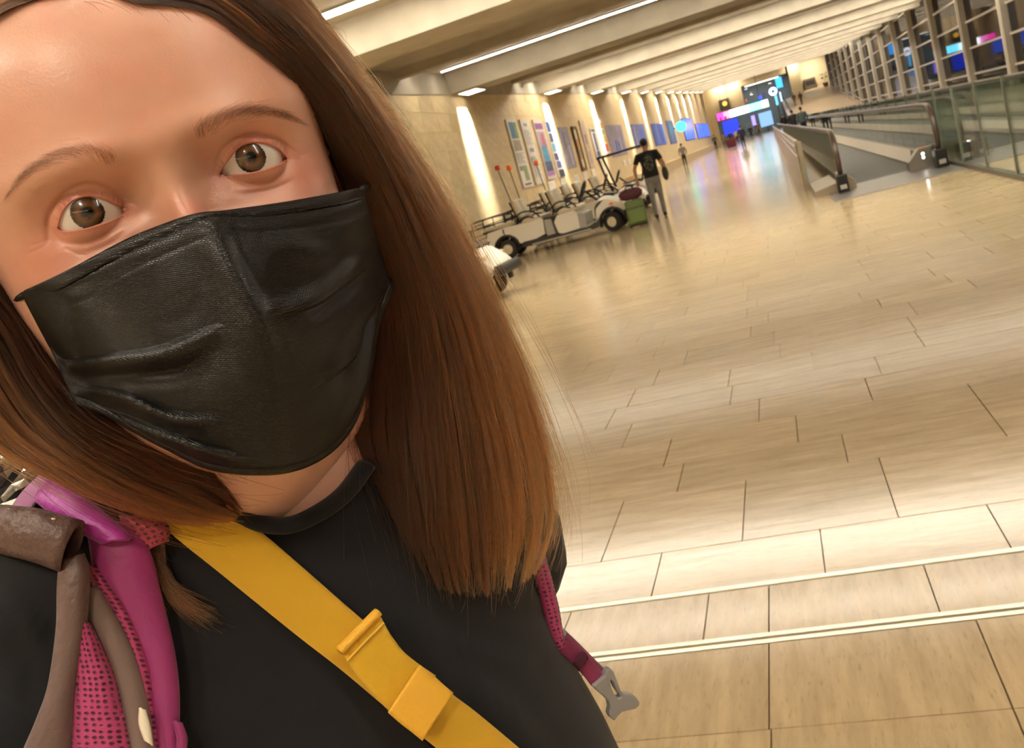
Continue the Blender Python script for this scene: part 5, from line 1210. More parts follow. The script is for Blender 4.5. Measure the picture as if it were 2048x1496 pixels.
TOPM = [fguide(l, 2.0 + 3 * k) for k, l in enumerate((
    [(200, -20, -17), (270, 8, -16), (340, 12, -17), (420, 30, -20), (480, 76, -24), (571, 148, -27), (642, 236, -48), (694, 335, -64)],
    [(250, -80, -24), (330, -40, -20), (400, -20, -20), (470, 20, -21), (530, 70, -24), (610, 140, -28), (675, 230, -48), (720, 330, -64)]))]
BACK = [guide(l) for l in ([(650, 560, -128), (660, 720, -128), (675, 860, -124), (715, 1000, -112)], [(740, 560, -124), (740, 740, -126), (750, 900, -120), (790, 1040, -106)], [(830, 540, -122), (840, 740, -122), (850, 920, -114), (880, 1070, -98)])]
def surf(gs, s, t):
    "point of the lock surface at s across, t along (arrays)"
    g = np.stack(gs); k = len(gs) - 1; x = np.clip(s, -.15, 1.15) * k; i = np.clip(np.floor(x).astype(int), 0, k - 1); f = (x - i)[:, None]
    y = np.clip(t, 0, 1) * (g.shape[1] - 1); j = np.clip(np.floor(y).astype(int), 0, g.shape[1] - 2); h = (y - j)[:, None]
    def gp(ii): return g[ii, j] * (1 - h) + g[ii, j + 1] * h
    a, b = gp(np.clip(i, 0, k)), gp(np.clip(i + 1, 0, k)); a0, b1 = gp(np.clip(i - 1, 0, k)), gp(np.clip(i + 2, 0, k))
    return .5 * ((2 * a) + (b - a0) * f + (2 * a0 - 5 * a + 4 * b - b1) * f * f + (3 * a - a0 - 3 * b + b1) * f ** 3)
TONE = []
def lock(gs, n, npts, thick, nclump, clump=.6, tmin=.88, tmax=1.03, wob=1.2, bias=1.0, fly=0.0, seed=1, shade=1.0):
    rg = np.random.default_rng(seed); cl = np.sort(rg.uniform(0, 1, nclump)); out = []
    ctone = np.clip(rg.normal(.42, .24, nclump), 0, 1); cph = rg.uniform(0, 6.28, (nclump, 4)); cd = rg.uniform(0, 1, nclump); cend = rg.uniform(tmin, tmax, nclump)
    for q in range(n):
        s0 = rg.uniform(0, 1); k = int(np.argmin(abs(cl - s0))); te = np.clip(cend[k] + rg.normal(0, .025), .5, 1.06)
        t = np.linspace(rg.uniform(0, .04), te, npts); tn = np.linspace(0, 1, npts)
        s = s0 + (cl[k] - s0) * clump * tn ** 1.3 + .012 * np.sin(3.1 * tn + cph[k, 0]) + .006 * np.sin(9 * tn + rg.uniform(0, 6.28)) * tn
        p = surf(gs, s, t); dp = .5 * cd[k] + .5 * rg.uniform(0, 1) ** bias
        p[:, 2] -= dp * thick * np.interp(tn, [0, .2, 1], [.25, 1, .8]) * (1 - .6 * abs(2 * s0 - 1) ** 2) 
        ph = rg.uniform(0, 6.28, 3); a = wob * (.25 + tn)
        p[:, 0] += a * (.5 * np.sin(4 * tn * 2 + cph[k, 1]) + .35 * np.sin(11 * tn + ph[0])); p[:, 2] += a * (.5 * np.sin(5 * tn * 2 + cph[k, 2]) + .35 * np.sin(12 * tn + ph[1]))
        p[:, 1] += .3 * a * np.sin(8 * tn + ph[2])
        if rg.uniform() < fly:
            d = rg.normal(0, 1, 3) * [7, 4, 4]; p += d * (tn ** 2)[:, None] * rg.uniform(.4, 2.2)
        if te > 1: p[t > 1] += (p[t > 1] - p[t <= 1][-1]) * 0
        out.append(p); TONE.append(np.clip(ctone[k] * .62 + .38 * rg.uniform() + .95 * (s0 - .62) * shade, 0, 1))  # strands towards the first guide darkened: shade of the inner hair put into tone
    return out
def mass(gs, off, nu=26, nv=40, thick=10):
    S_, T_ = np.meshgrid(np.linspace(0.05, .95, nu), np.linspace(0, .965, nv)); p = surf(gs, S_.ravel(), T_.ravel()); edge = 1 - (2 * np.abs(S_.ravel() - .5)) ** 4
    f = p.copy(); f[:, 2] -= off; b = p.copy(); b[:, 2] -= off + thick * edge
    n = nu * nv; ff = grid_faces(nu, nv) + [tuple(i + n for i in q[::-1]) for q in grid_faces(nu, nv)]
    rim = [j * nu for j in range(nv)] + [(nv - 1) * nu + i for i in range(1, nu)] + [j * nu + nu - 1 for j in range(nv - 2, -1, -1)] + list(range(nu - 2, 0, -1))
    ff += [(rim[i], rim[(i + 1) % len(rim)], rim[(i + 1) % len(rim)] + n, rim[i] + n) for i in range(len(rim))]
    return np.vstack([f, b]), ff
hm_v = []; hm_f = []
for gs, off, th in ((RIGHT, 13, 16), (LEFT, 9, 12), (BACK, 4, 8)):
    v_, f_ = mass(gs, off, thick=th); o = sum(len(x) for x in hm_v); hm_v.append(v_); hm_f += [tuple(i + o for i in q) for q in f_]
# cap over the skull
vv, ff = ell((1, 20, -98), (86, 103, 84), 36, 24)
vv = np.array(vv); fr_ = vv[:, 2] > base_w(vv[:, 0], np.clip(vv[:, 1], -100, 100)) - 4
o = sum(len(x) for x in hm_v); keepf = [f for f in ff if not any((vv[i][2] > -40 and vv[i][1] < 62) or (vv[i][1] < -30 and vv[i][2] > -60) or fr_[i] for i in f)]
hm_v.append(vv); hm_f += [tuple(i + o for i in q) for q in keepf]
hair = mesh_obj('hair', WL(np.vstack(hm_v)), hm_f, M_HMASS, woman)
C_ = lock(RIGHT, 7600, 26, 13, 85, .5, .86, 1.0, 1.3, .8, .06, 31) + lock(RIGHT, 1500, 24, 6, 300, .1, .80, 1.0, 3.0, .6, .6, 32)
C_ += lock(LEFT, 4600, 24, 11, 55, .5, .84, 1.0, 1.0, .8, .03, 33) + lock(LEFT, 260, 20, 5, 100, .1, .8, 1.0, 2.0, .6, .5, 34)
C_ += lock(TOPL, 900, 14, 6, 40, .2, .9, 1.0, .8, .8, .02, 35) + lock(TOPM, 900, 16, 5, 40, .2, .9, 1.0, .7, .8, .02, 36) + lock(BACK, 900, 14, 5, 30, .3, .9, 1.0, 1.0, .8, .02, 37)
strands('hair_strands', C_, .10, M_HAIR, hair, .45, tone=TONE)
# stray hairs outside the silhouette, hairs over the brow, tips under the strap
rg = np.random.default_rng(9); fl_ = []
for i in range(240):
    t0 = rg.uniform(.25, .8); base = surf(RIGHT, np.array([rg.uniform(.86, 1.02)]), np.array([t0]))[0]; L_ = rg.uniform(.12, .30)
    tt = np.clip(np.linspace(t0, t0 + L_, 16), 0, 1); p = surf(RIGHT, np.full(16, rg.uniform(.92, 1.04)), tt); p = p - p[0] + base; f = np.linspace(0, 1, 16)
    p[:, 0] += rg.uniform(2, 13) * f ** 1.6; p[:, 1] += rg.uniform(-6, 5) * f ** 2; p[:, 2] += rg.normal(0, 4) * f; fl_.append(p)
for i in range(60):
    x0 = rg.uniform(610, 780); y0 = 30 + (x0 - 610) * 1.35; q = [HP(x0 - 18, y0, -60)]
    L_ = rg.uniform(30, 110); a = rg.uniform(-.6, .9)
    q = spline([HP(x0 - 22, y0 - 10, -58), HP(x0 + L_ * .45, y0 + L_ * .3 * a, -58), HP(x0 + L_ * (.7 + .2 * a), y0 + L_ * (.5 + .5 * a), -60)], 12); fl_.append(q)
for i in range(70):
    x0 = rg.uniform(150, 560); y0 = np.interp(x0, [150, 300, 401, 473, 560], [4, -2, 14, 70, 140]); L_ = rg.uniform(20, 85); a = rg.uniform(.2, .9)
    p0, p1, p2 = (x0, y0), (x0 + L_ * .5, y0 + L_ * .32 * a), (x0 + L_, y0 + L_ * .85 * a)
    fl_.append(spline([on_face(*p) + np.array([0, 0, .6 + .5 * (k == 1)]) for k, p in enumerate((p0, p1, p2))], 9))
strands('stray_hairs', fl_, .045, M_HAIR, hair, .5)
tips = []
for i in range(420):
    a = rg.uniform(0, 1); b = rg.uniform(.65, 1.0)
    l = [(rg.uniform(285, 330), 1070 + 30 * a), (318 + 16 * a, 1140 + 6 * a), (345 + 6 * (1 - a), 1200 - 26 * a), (390, 1232 - 26 * a), (440, 1252 - 14 * a)]
    p = spline([on_torso(x, y, 3 + 3 * rg.uniform()) for x, y in l], 14); k = max(6, int(14 * b)); p = p[:k]; p[:, 2] += rg.uniform(0, 4) * np.linspace(0, 1, k); p[:, 0] += rg.normal(0, 2.6) * np.linspace(0, 1, k); p[:, 1] += rg.normal(0, 3.0) * np.linspace(0, 1, k); tips.append(p)
strands('hair_tips', tips, .08, M_HAIR, hair, .4)
# ------------------------------------------------------------------ face mask
def mask_fabric():
    m = bpy.data.materials.new('mask_fabric'); m.use_nodes = True; N = m.node_tree.nodes; L = m.node_tree.links; b = N['Principled BSDF']
    uv = N.new('ShaderNodeUVMap'); uv.uv_map = 'weave'
    mp = N.new('ShaderNodeMapping'); mp.inputs['Rotation'].default_value = (0, 0, .12); L.new(uv.outputs[0], mp.inputs['Vector'])
    vr = N.new('ShaderNodeTexBrick'); vr.inputs['Scale'].default_value = 1.0; vr.inputs['Brick Width'].default_value = 1.25; vr.inputs['Row Height'].default_value = .85; vr.inputs['Mortar Size'].default_value = .22; vr.inputs['Mortar Smooth'].default_value = 1.0
    vr.inputs['Color1'].default_value = (1, 1, 1, 1); vr.inputs['Color2'].default_value = (1, 1, 1, 1); vr.inputs['Mortar'].default_value = (0, 0, 0, 1)
    L.new(mp.outputs[0], vr.inputs['Vector'])
    bp = N.new('ShaderNodeBump'); bp.inputs['Strength'].default_value = .55; bp.inputs['Distance'].default_value = .00025; L.new(vr.outputs['Color'], bp.inputs['Height'])
    nz = N.new('ShaderNodeTexNoise'); nz.inputs['Scale'].default_value = .05; nz.inputs['Detail'].default_value = 4; L.new(uv.outputs[0], nz.inputs['Vector'])
    L.new(bp.outputs[0], b.inputs['Normal'])
    b.inputs['Base Color'].default_value = (*hexc('0F0D0C'), 1); b.inputs['Roughness'].default_value = .31; b.inputs['Specular IOR Level'].default_value = .42
    return m
M_MASK = mask_fabric(); M_MASKE = mat('mask_edge', '100E0D', .5, bump=.3, bscale=900)
m_top = [(45, 585, -30), (100, 560, -16), (160, 530, -6), (260, 478, 4), (340, 446, 9), (375, 434, 12), (405, 428, 13), (450, 424, 9), (560, 408, 0), (660, 390, -12), (722, 377, -28)]
m_bot = [(152, 806, -36), (205, 822, -30), (265, 857, -18), (330, 893, -6), (425, 937, 4), (540, 946, 7), (620, 927, 2), (680, 884, -8), (718, 820, -20), (742, 720, -30), (758, 640, -36), (782, 583, -42)]
m_lef = [(45, 585, -30), (75, 640, -34), (105, 700, -36), (152, 806, -36)]
m_rig = [(722, 377, -28), (745, 470, -36), (765, 530, -40), (782, 583, -42)]
NS, NT = 190, 150
tp = spline([HP(*p) for p in m_top], NS); bt = spline([HP(*p) for p in m_bot], NS); lf = spline([HP(*p) for p in m_lef], NT); rt = spline([HP(*p) for p in m_rig], NT)
Sg, Tg = np.meshgrid(np.linspace(0, 1, NS), np.linspace(0, 1, NT)); Sx = Sg[..., None]; Tx = Tg[..., None]
Pm = (1 - Tx) * tp[None] + Tx * bt[None] + (1 - Sx) * lf[:, None] + Sx * rt[:, None] - ((1 - Sx) * (1 - Tx) * tp[0] + Sx * (1 - Tx) * tp[-1] + (1 - Sx) * Tx * bt[0] + Sx * Tx * bt[-1])
# tent over nose and chin
cu = .5 + .03 * (1 - Tg); sp = np.abs(Sg - cu) * 2
Pm[..., 2] += 20 * np.sin(np.pi * np.clip(Tg, 0, 1)) ** .8 * np.clip(1 - sp ** 1.6, 0, 1) + 6.5 * np.exp(-(sp / .16) ** 1.3) * np.exp(-((Tg - .26) / .30) ** 2)
V0 = Pm.reshape(-1, 3); pxm = to_px(V0)
def ridge(l, amp, sg, side=0.0, tpow=1.0, taper=(.02, .98)):
    "a fold along a picture polyline; side > 0 makes one flank steep"
    d, t = dist_poly(pxm[:, 0], pxm[:, 1], np.array(spline(l, 30)))
    a = np.array(spline(l, 30)); k = np.clip((t * 29).astype(int), 0, 28); tg = a[k + 1] - a[k]; sgn = np.sign((pxm[:, 0] - a[k, 0]) * tg[:, 1] - (pxm[:, 1] - a[k, 1]) * tg[:, 0])
    sd = d * sgn; w_ = np.where(sd > 0, sg * (1 - side), sg)
    return amp * np.exp(-(sd / np.maximum(w_, 1.2)) ** 2) * np.sin(np.pi * np.clip(t, *taper)) ** tpow
dz = np.zeros(len(V0))
# pleats gathered at both sides, running into the middle
dz += ridge([(120, 725), (230, 715), (330, 700), (440, 655)], 6.1, 26, .78, .6) 
dz += ridge([(150, 770), (250, 790), (340, 830), (450, 838)], 5.8, 24, .75, .6)
dz += ridge([(160, 800), (270, 845), (380, 885), (500, 920)], 4.6, 18, .7, .6)
dz -= ridge([(160, 742), (260, 748), (360, 738), (430, 700)], 3.5, 16, 0, .7)
dz -= ridge([(190, 800), (300, 838), (400, 870)], 3.2, 13, 0, .7)
dz += ridge([(735, 515), (680, 565), (620, 605), (540, 625)], 5.5, 22, .75, .6)
dz -= ridge([(735, 540), (680, 590), (610, 640)], 3.8, 16, 0, .7)
dz += ridge([(765, 575), (725, 640), (700, 715), (640, 760)], 5.2, 20, .75, .6)
dz -= ridge([(740, 620), (705, 690), (680, 760)], 3.8, 15, 0, .7)
dz += ridge([(755, 600), (742, 680), (725, 770), (690, 850)], 3.8, 12, .6, .7)
dz += ridge([(405, 430), (450, 520), (500, 620), (540, 720)], 3.2, 30, .3, .8)
dz -= ridge([(450, 430), (480, 510), (530, 590), (600, 640)], 3.5, 26, 0, .8)
dz -= ridge([(300, 650), (360, 625), (415, 585)], 1.6, 30, 0, 1)
dz += ridge([(520, 480), (600, 500), (660, 540)], 2.3, 30, 0, 1)
# edge bands: the folded top hem and the welded side bands
dt = (np.linalg.norm(Pm - tp[None], axis=2)).reshape(-1)
dz += .7 * (dt < 4.2) - .5 * np.exp(-((dt - 4.8) / .7) ** 2) - .45 * np.exp(-((dt - 11.5) / .8) ** 2) + .3 * np.exp(-((dt - 8) / 2.2) ** 2)
db = (np.linalg.norm(Pm - bt[None], axis=2)).reshape(-1); dz += .5 * (db < 3.5) - .4 * np.exp(-((db - 4.2) / .7) ** 2)
dl = (np.linalg.norm(Pm - lf[:, None], axis=2)).reshape(-1); dr = (np.linalg.norm(Pm - rt[:, None], axis=2)).reshape(-1)
dz *= np.clip(np.minimum(dl, dr) / 6, .15, 1)
for q in range(5): dz += .30 * np.sin((dl - 1) * 1.6 * 2) * (dl < 9) * .2
V1 = V0.copy(); V1[:, 2] += dz
_fl = lid_w(V1[:, 0], V1[:, 1]) + 1.6; V1[:, 2] = np.where((np.abs(V1[:, 0]) < 72) & (V1[:, 1] > -112), np.maximum(V1[:, 2], np.minimum(_fl, V1[:, 2] + 9)), V1[:, 2])
ms = empty('face_mask', tuple(WW([0, -60, 0])), 0, 'black disposable face mask with pleats, worn over the woman\'s nose and chin', 'mask')
MO = WW([0, -60, 0])
def ML(p): return WW(p) - MO
sheet = mesh_obj('mask_panel', ML(V1), grid_faces(NS, NT), M_MASK, ms)
uvl = sheet.data.uv_layers.new(name='weave'); li = np.array([l.vertex_index for l in sheet.data.loops])
uvc = np.stack([Sg.ravel() * 175, -Tg.ravel() * 125], 1)[li]; uvl.data.foreach_set('uv', uvc.ravel())
so = sheet.modifiers.new('thickness', 'SOLIDIFY'); so.thickness = .0009; so.offset = -1
def along(pts, w, h, nm, m_=M_MASKE, lift=.3):
    q = [Vector(ML(p + np.array([0, 0, lift]))) for p in pts]; return MB().tube(q, [(w / 1000, h / 1000)] * len(q), 8).build(nm, m_, ms, smooth=True)
Vg = V1.reshape(NT, NS, 3)
along(Vg[0, 2:-2:3], .7, .5, 'top_binding', lift=0); along(Vg[-1, 2:-2:3], .7, .5, 'bottom_binding', lift=0); along(Vg[2:-2:3, 1], .9, .5, 'side_binding'); along(Vg[2:-2:3, -2], .9, .5, 'side_binding')
for a, b, c in (((48, 590, -30), (20, 600, -60), (-30, 560, -95)), ((150, 800, -36), (90, 740, -64), (-10, 640, -95)), ((722, 380, -28), (745, 360, -60), (760, 330, -95)), ((780, 583, -42), (775, 520, -70), (770, 420, -95))):
    q = spline([HP(*a), HP(*b), HP(*c)], 12); MB().tube([Vector(ML(p)) for p in q], .0014, 8).build('ear_loop', M_MASKE, ms, smooth=True)
# ------------------------------------------------------------------ straps, backpack, bag
def uv_mat(name, col, rough, pattern, scale, depth, hole=None, spec=.4):
    m = bpy.data.materials.new(name); m.use_nodes = True; N = m.node_tree.nodes; L = m.node_tree.links; b = N['Principled BSDF']
    uv = N.new('ShaderNodeUVMap'); uv.uv_map = 'mm'; c = hexc(col) if isinstance(col, str) else col
    b.inputs['Base Color'].default_value = (*c, 1); b.inputs['Roughness'].default_value = rough; b.inputs['Specular IOR Level'].default_value = spec; b.inputs['Sheen Weight'].default_value = .15
    if pattern == 'web':
        t = N.new('ShaderNodeTexBrick'); t.inputs['Scale'].default_value = scale; t.inputs['Brick Width'].default_value = 1.1; t.inputs['Row Height'].default_value = .62; t.inputs['Mortar Size'].default_value = .16; t.inputs['Mortar Smooth'].default_value = 1
        t.inputs['Color1'].default_value = (1, 1, 1, 1); t.inputs['Color2'].default_value = (.85, .85, .85, 1); t.inputs['Mortar'].default_value = (0, 0, 0, 1); L.new(uv.outputs[0], t.inputs['Vector']); h = t.outputs['Color']
    elif pattern == 'mesh':
        t = N.new('ShaderNodeTexVoronoi'); t.inputs['Scale'].default_value = scale; t.inputs['Randomness'].default_value = .25; L.new(uv.outputs[0], t.inputs['Vector'])
        r = N.new('ShaderNodeMapRange'); r.inputs['From Min'].default_value = .18; r.inputs['From Max'].default_value = .38; L.new(t.outputs['Distance'], r.inputs['Value']); h = r.outputs[0]
        mx = N.new('ShaderNodeMix'); mx.data_type = 'RGBA'; mx.inputs[6].default_value = (*hexc(hole), 1); mx.inputs[7].default_value = (*c, 1); L.new(h, mx.inputs[0]); L.new(mx.outputs[2], b.inputs['Base Color'])
    else:
        t = N.new('ShaderNodeTexNoise'); t.inputs['Scale'].default_value = scale; t.inputs['Detail'].default_value = 5; L.new(uv.outputs[0], t.inputs['Vector']); h = t.outputs['Fac']
    bp = N.new('ShaderNodeBump'); bp.inputs['Strength'].default_value = .8; bp.inputs['Distance'].default_value = depth; L.new(h, bp.inputs['Height']); L.new(bp.outputs[0], b.inputs['Normal'])
    return m
def ribbon(name, parent, org, Lp, Rp, off, bulge, m_, th=1.6, na=50, nc=14, wfix=None, roll=0.0, **kw):
    "band between two picture polylines, lying off mm above the body (or at depth wfix), padded by bulge"
    Lq, Rq = spline(Lp, na), spline(Rp, na); pts = []
    for i in range(na):
        for j in range(nc):
            f = j / (nc - 1); x, y = Lq[i] * (1 - f) + Rq[i] * f; b = bulge * (1 - abs(2 * f - 1) ** 3)
            if wfix is None: p = on_torso(x, y, off + b)
            else: p = HP(x, y, float(np.interp(i / (na - 1), np.linspace(0, 1, len(wfix)), wfix)) + b + roll * (f - .5))
            pts.append(p)
    pts = np.array(pts); o = mesh_obj(name, WW(pts) - org, grid_faces(nc, na), m_, parent, **kw)
    g = pts.reshape(na, nc, 3); ya = np.concatenate([[0], np.cumsum(np.linalg.norm(np.diff(g[:, nc // 2], axis=0), axis=1))]); wd = np.linalg.norm(g[:, -1] - g[:, 0], axis=1).mean()
    uvv = np.stack([np.repeat(ya, nc), np.tile(np.linspace(0, wd, nc), na)], 1); li = np.array([l.vertex_index for l in o.data.loops]); ul = o.data.uv_layers.new(name='mm'); ul.data.foreach_set('uv', uvv[li].ravel())
    s = o.modifiers.new('thickness', 'SOLIDIFY'); s.thickness = th / 1000; s.offset = 0
    return o
# yellow shoulder strap ------------------------------------------------------
YO = WW([-20, -200, -20])
ys_ = empty('bag_strap', tuple(YO), 0, 'yellow webbing bag strap with a folded loop, slung across the black shirt', 'strap')
M_YEL = uv_mat('yellow_webbing', 'F0BC2A', .5, 'web', .95, .0004); M_YELL = mat('yellow_leather', 'F0B83C', .45, bump=.25, bscale=900)
ribbon('webbing', ys_, YO, [(440, 985), (478, 1027), (560, 1096), (700, 1219), (760, 1270), (850, 1342), (905, 1390), (951, 1425), (1036, 1496), (1110, 1560)], [(310, 1020), (334, 1059), (440, 1146), (590, 1268), (680, 1338), (779, 1421), (845, 1474), (875, 1498), (930, 1545), (990, 1600)], 3.5, .4, M_YEL, 1.8, 80)
ribbon('folded_loop', ys_, YO, [(757, 1228), (775, 1262), (790, 1284), (808, 1306), (838, 1330), (870, 1352)], [(682, 1304), (702, 1334), (716, 1354), (746, 1389), (781, 1424), (810, 1440)], 8.5, 1.0, M_YEL, 1.8, 40)
hp = [on_torso(*p, 10.5) for p in spline([(756, 1224), (718, 1262), (679, 1302)], 14)]
MB().tube([Vector(WW(p) - YO) for p in hp], [(.0030, .0022)] * 14, 10).build('hem', M_YELL, ys_, smooth=True)
kp_ = ribbon('keeper', ys_, YO, [(838, 1331), (862, 1350), (884, 1370), (904, 1387)], [(776, 1424), (800, 1445), (822, 1462), (844, 1480)], 12.5, 1.6, M_YELL, 2.4, 20)
sp_ = [on_torso(*p, 11.5) for p in spline([(768, 1246), (730, 1284), (694, 1322)], 10)]
MB().tube([Vector(WW(p) - YO) for p in sp_], .0006, 6).build('stitching', mat('yellow_thread', 'E9BF4A', .6), ys_, smooth=True)
# backpack ------------------------------------------------------------------
BO = WW([-40, -260, -230])
bp_ = empty('backpack', tuple(BO), 0, 'magenta backpack on the woman\'s back, mesh padded straps over both shoulders', 'backpack')
M_MAG = uv_mat('magenta_fabric', '9A3474', .38, 'noise', .35, .0006); M_MESH = uv_mat('pink_mesh', 'AC3A6C', .55, 'mesh', .42, .0009, '4A0F30'); M_PIPE = uv_mat('taupe_piping', '7A6660', .5, 'noise', .5, .0003); M_BRN = uv_mat('brown_flap', '66504C', .42, 'noise', .22, .0012)
M_LIL = uv_mat('lilac_webbing', 'B070A0', .5, 'web', .7, .0004); M_PURP = uv_mat('purple_fabric', 'A8349A', .32, 'noise', .25, .001); M_REDM = uv_mat('red_mesh', '9E3048', .6, 'mesh', .4, .0009, '4A1020')
def bx_(c, r, n=3.2, nu=32, nv=20):
    vv = []
    for b in np.linspace(-math.pi / 2 + .01, math.pi / 2 - .01, nv):
        for a in np.linspace(0, 2 * math.pi, nu + 1)[:-1]:
            ca_, sa, cb, sb = math.cos(a), math.sin(a), math.cos(b), math.sin(b); e = 2 / n; sg = lambda x: math.copysign(abs(x) ** e, x)
            vv.append((c[0] + r[0] * sg(cb) * sg(ca_), c[1] + r[1] * sg(sb), c[2] + r[2] * sg(cb) * sg(sa)))
    return np.array(vv), [(j * nu + i, j * nu + (i + 1) % nu, (j + 1) * nu + (i + 1) % nu, (j + 1) * nu + i) for j in range(nv - 1) for i in range(nu)]
vv, ff = bx_((-50, -330, -300), (115, 190, 75)); mesh_obj('pack_body', WW(vv) - BO, ff, mat('pack_magenta', '8A2A66', .5), bp_)
vv, ff = bx_((-50, -390, -380), (85, 90, 22)); mesh_obj('front_pocket', WW(vv) - BO, ff, mat('pack_taupe', '6E5A54', .5), bp_)
st = empty('shoulder_strap', (0, 0, 0)); st.parent = bp_
ribbon('edge_band', st, BO, [(150, 1020), (178, 1070), (194, 1155), (239, 1211), (275, 1282), (295, 1338), (303, 1418), (315, 1500), (322, 1570)], [(245, 1050), (285, 1085), (305, 1125), (316, 1175), (334, 1250), (348, 1320), (355, 1400), (353, 1496), (352, 1570)], 9, 4.0, M_MAG, 2.5, 70, 18)
ribbon('mesh_strip', st, BO, [(165, 1120), (188, 1165), (215, 1205), (240, 1262), (262, 1330), (280, 1400), (292, 1500), (300, 1570)], [(195, 1140), (222, 1180), (250, 1220), (280, 1286), (298, 1345), (306, 1420), (318, 1500), (326, 1570)], 11, 3.0, M_MESH, 2, 60, 10)
ribbon('piping', st, BO, [(160, 1180), (176, 1250), (199, 1290), (227, 1356), (247, 1438), (259, 1500), (270, 1570)], [(190, 1172), (224, 1222), (256, 1282), (280, 1350), (296, 1418), (306, 1496), (312, 1570)], 14, 3.5, M_PIPE, 2, 60, 12)
ribbon('mesh_pad', st, BO, [(140, 1230), (140, 1340), (136, 1420), (132, 1500), (128, 1570)], [(178, 1252), (202, 1296), (230, 1360), (250, 1440), (263, 1500), (274, 1570)], 14, 9.0, M_MESH, 3, 60, 18)
ribbon('hem_loop', st, BO, [(345, 1440), (356, 1475), (352, 1510)], [(362, 1446), (372, 1478), (368, 1510)], 12, 2, M_MAG, 1.5, 12, 8)
ribbon('reflective_tab', st, BO, [(280, 1415), (279, 1448), (290, 1480)], [(290, 1420), (300, 1455), (305, 1492)], 19.5, 1, mat('cream_tab_highlight', 'E4DCC6', .4), 1, 16, 8)
ribbon('top_fabric', bp_, BO, [(70, 1000), (110, 1030), (160, 1062), (205, 1085)], [(100, 945), (165, 995), (235, 1050), (262, 1078)], 15, 5, M_PURP, 2, 30, 14)
ribbon('mesh_collar', bp_, BO, [(240, 1030), (262, 1075), (295, 1100)], [(300, 1030), (335, 1052), (334, 1082)], 7, 3, M_REDM, 2, 16, 12)
ribbon('haul_loop', bp_, BO, [(10, 1040), (48, 985), (95, 940)], [(50, 1040), (78, 1000), (118, 960)], 12, 2, M_LIL, 2, 20, 10)
# rolled brown flap and its strap
fl_p = [on_torso(x, y, o_) for x, y, o_ in ((-60, 1050, 28), (0, 1058, 28), (70, 1070, 27), (128, 1088, 25), (146, 1094, 24))]
fq = spline(fl_p, 24); rr_ = [(.0068 + .0030 * t, .0105 + .0020 * t) for t in np.linspace(0, 1, 24)]
ft = MB().tube([Vector(WW(p) - BO) for p in fq], rr_, 24, caps=False).build('rolled_flap', mat('brown_flap_plain', '66504C', .38, bump=.4, bscale=120), bp_, smooth=True); sm_ = ft.modifiers.new('thickness', 'SOLIDIFY'); sm_.thickness = .0012
ribbon('flap_strap', bp_, BO, [(122, 1120), (118, 1180), (116, 1259), (100, 1370), (76, 1440), (50, 1500), (20, 1570)], [(165, 1108), (176, 1150), (168, 1259), (147, 1378), (141, 1440), (138, 1500), (134, 1570)], 21, 5, M_BRN, 2, 60, 16)
ribbon('flap_highlight', bp_, BO, [(46, 1036), (80, 1033), (112, 1038)], [(58, 1046), (82, 1044), (104, 1041)], 39, .5, mat('cream_tab_highlight', 'E4DCC6', .4), .8, 14, 6)  # cream strip that paints a highlight onto the rolled flap
# strap on the other shoulder, webbing and buckle
s2 = empty('shoulder_strap', (0, 0, 0)); s2.parent = bp_
ribbon('mesh_pad', s2, BO, [(1040, 1040), (1062, 1110), (1078, 1175), (1092, 1232), (1106, 1275), (1116, 1300)], [(1068, 1050), (1086, 1110), (1101, 1165), (1114, 1218), (1121, 1262), (1130, 1292)], 0, 3, M_MESH, 3, 40, 8, wfix=[-95, -82, -72, -66])
ribbon('edge_tab', s2, BO, [(1068, 1100), (1078, 1130)], [(1082, 1098), (1090, 1128)], 0, 1, M_LIL, 1.5, 8, 6, wfix=[-78, -74])
ribbon('webbing', s2, BO, [(1110, 1268), (1138, 1284), (1164, 1304), (1190, 1330), (1209, 1352)], [(1112, 1298), (1130, 1312), (1149, 1331), (1168, 1352), (1182, 1371)], 0, .5, uv_mat('magenta_webbing', '8E2A58', .55, 'web', .9, .0004), 1.6, 30, 8, wfix=[-66, -62, -60, -58])
ribbon('webbing_return', s2, BO, [(1122, 1256), (1150, 1282), (1180, 1312), (1206, 1338)], [(1118, 1266), (1144, 1292), (1172, 1322), (1200, 1350)], 0, .5, bpy.data.materials['magenta_webbing'], 1.6, 24, 6, wfix=[-70, -68, -65, -62], roll=4)
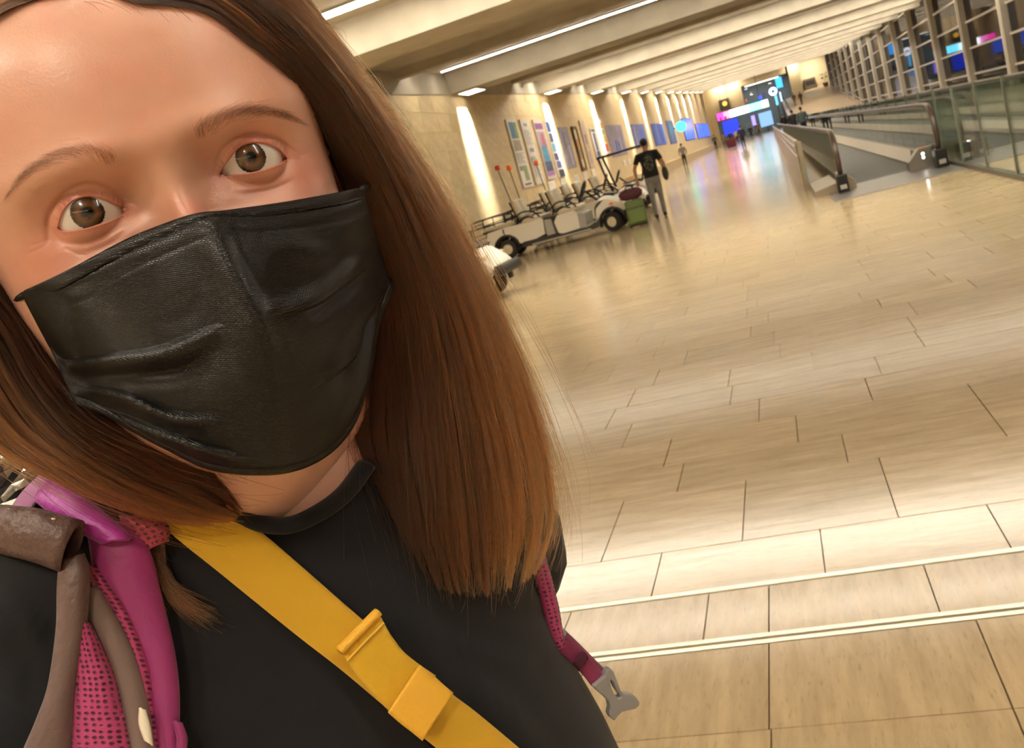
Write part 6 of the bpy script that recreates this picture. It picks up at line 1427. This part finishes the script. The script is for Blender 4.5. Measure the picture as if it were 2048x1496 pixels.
ribbon('keeper', s2, BO, [(1164, 1303), (1172, 1308), (1176, 1316)], [(1145, 1327), (1152, 1335), (1158, 1342)], 0, 1, mat('dark_stitch', '4A1430', .6), 1.0, 8, 6, wfix=[-58, -57])
outer = [(1182, 1370), (1196, 1358), (1206, 1349), (1210, 1337), (1217, 1334), (1224, 1340), (1230, 1356), (1238, 1379), (1246, 1386), (1258, 1386), (1268, 1391), (1275, 1400), (1274, 1409), (1266, 1415), (1252, 1418), (1241, 1421), (1233, 1428), (1225, 1439), (1218, 1433), (1214, 1426), (1217, 1412), (1214, 1400), (1204, 1390), (1192, 1380)]
hole = [(1217, 1357), (1221, 1360), (1228, 1376), (1238, 1390), (1233, 1393), (1225, 1386), (1219, 1373)]
bm = bmesh.new(); es = []
for loop in (outer, hole):
    vs_ = [bm.verts.new(tuple(WW(HP(x, y, -57)) - BO)) for x, y in loop]; es += [bm.edges.new((vs_[i], vs_[(i + 1) % len(vs_)])) for i in range(len(vs_))]
bmesh.ops.triangle_fill(bm, use_beauty=True, use_dissolve=False, edges=es)
me = bpy.data.meshes.new('buckle'); bm.to_mesh(me); bm.free(); me.materials.append(mat('buckle_grey', '8E8E90', .45))
bo = bpy.data.objects.new('buckle', me); COL.objects.link(bo); bo.parent = s2
q = bo.modifiers.new('thickness', 'SOLIDIFY'); q.thickness = .005; q.offset = 0; q = bo.modifiers.new('bevel', 'BEVEL'); q.width = .0011; q.segments = 3; q.limit_method = 'ANGLE'
ribbon('slider', s2, BO, [(1112, 1254), (1122, 1258), (1130, 1268)], [(1118, 1262), (1124, 1266), (1128, 1276)], 0, 1, mat('buckle_grey', '8E8E90', .45), 2.5, 8, 6, wfix=[-70, -68])
# crinkled silver wrap behind the shoulder
SO = WW(HP(10, 975, -172))
sv = empty('silver_wrap', tuple(SO), 0, 'crinkled shiny silver wrap showing behind the hair at the shoulder', 'wrap')
rg2 = np.random.default_rng(3); vv, ff = ell((0, 0, 0), (46, 30, 26), 40, 26); vv = np.array(vv); vv *= (1 + rg2.uniform(-.10, .10, len(vv)))[:, None]
mesh_obj('foil', (vv / 1000) @ AX, ff, mat('silver_foil', 'C9C6C0', .22, 1.0), sv, smooth=False)
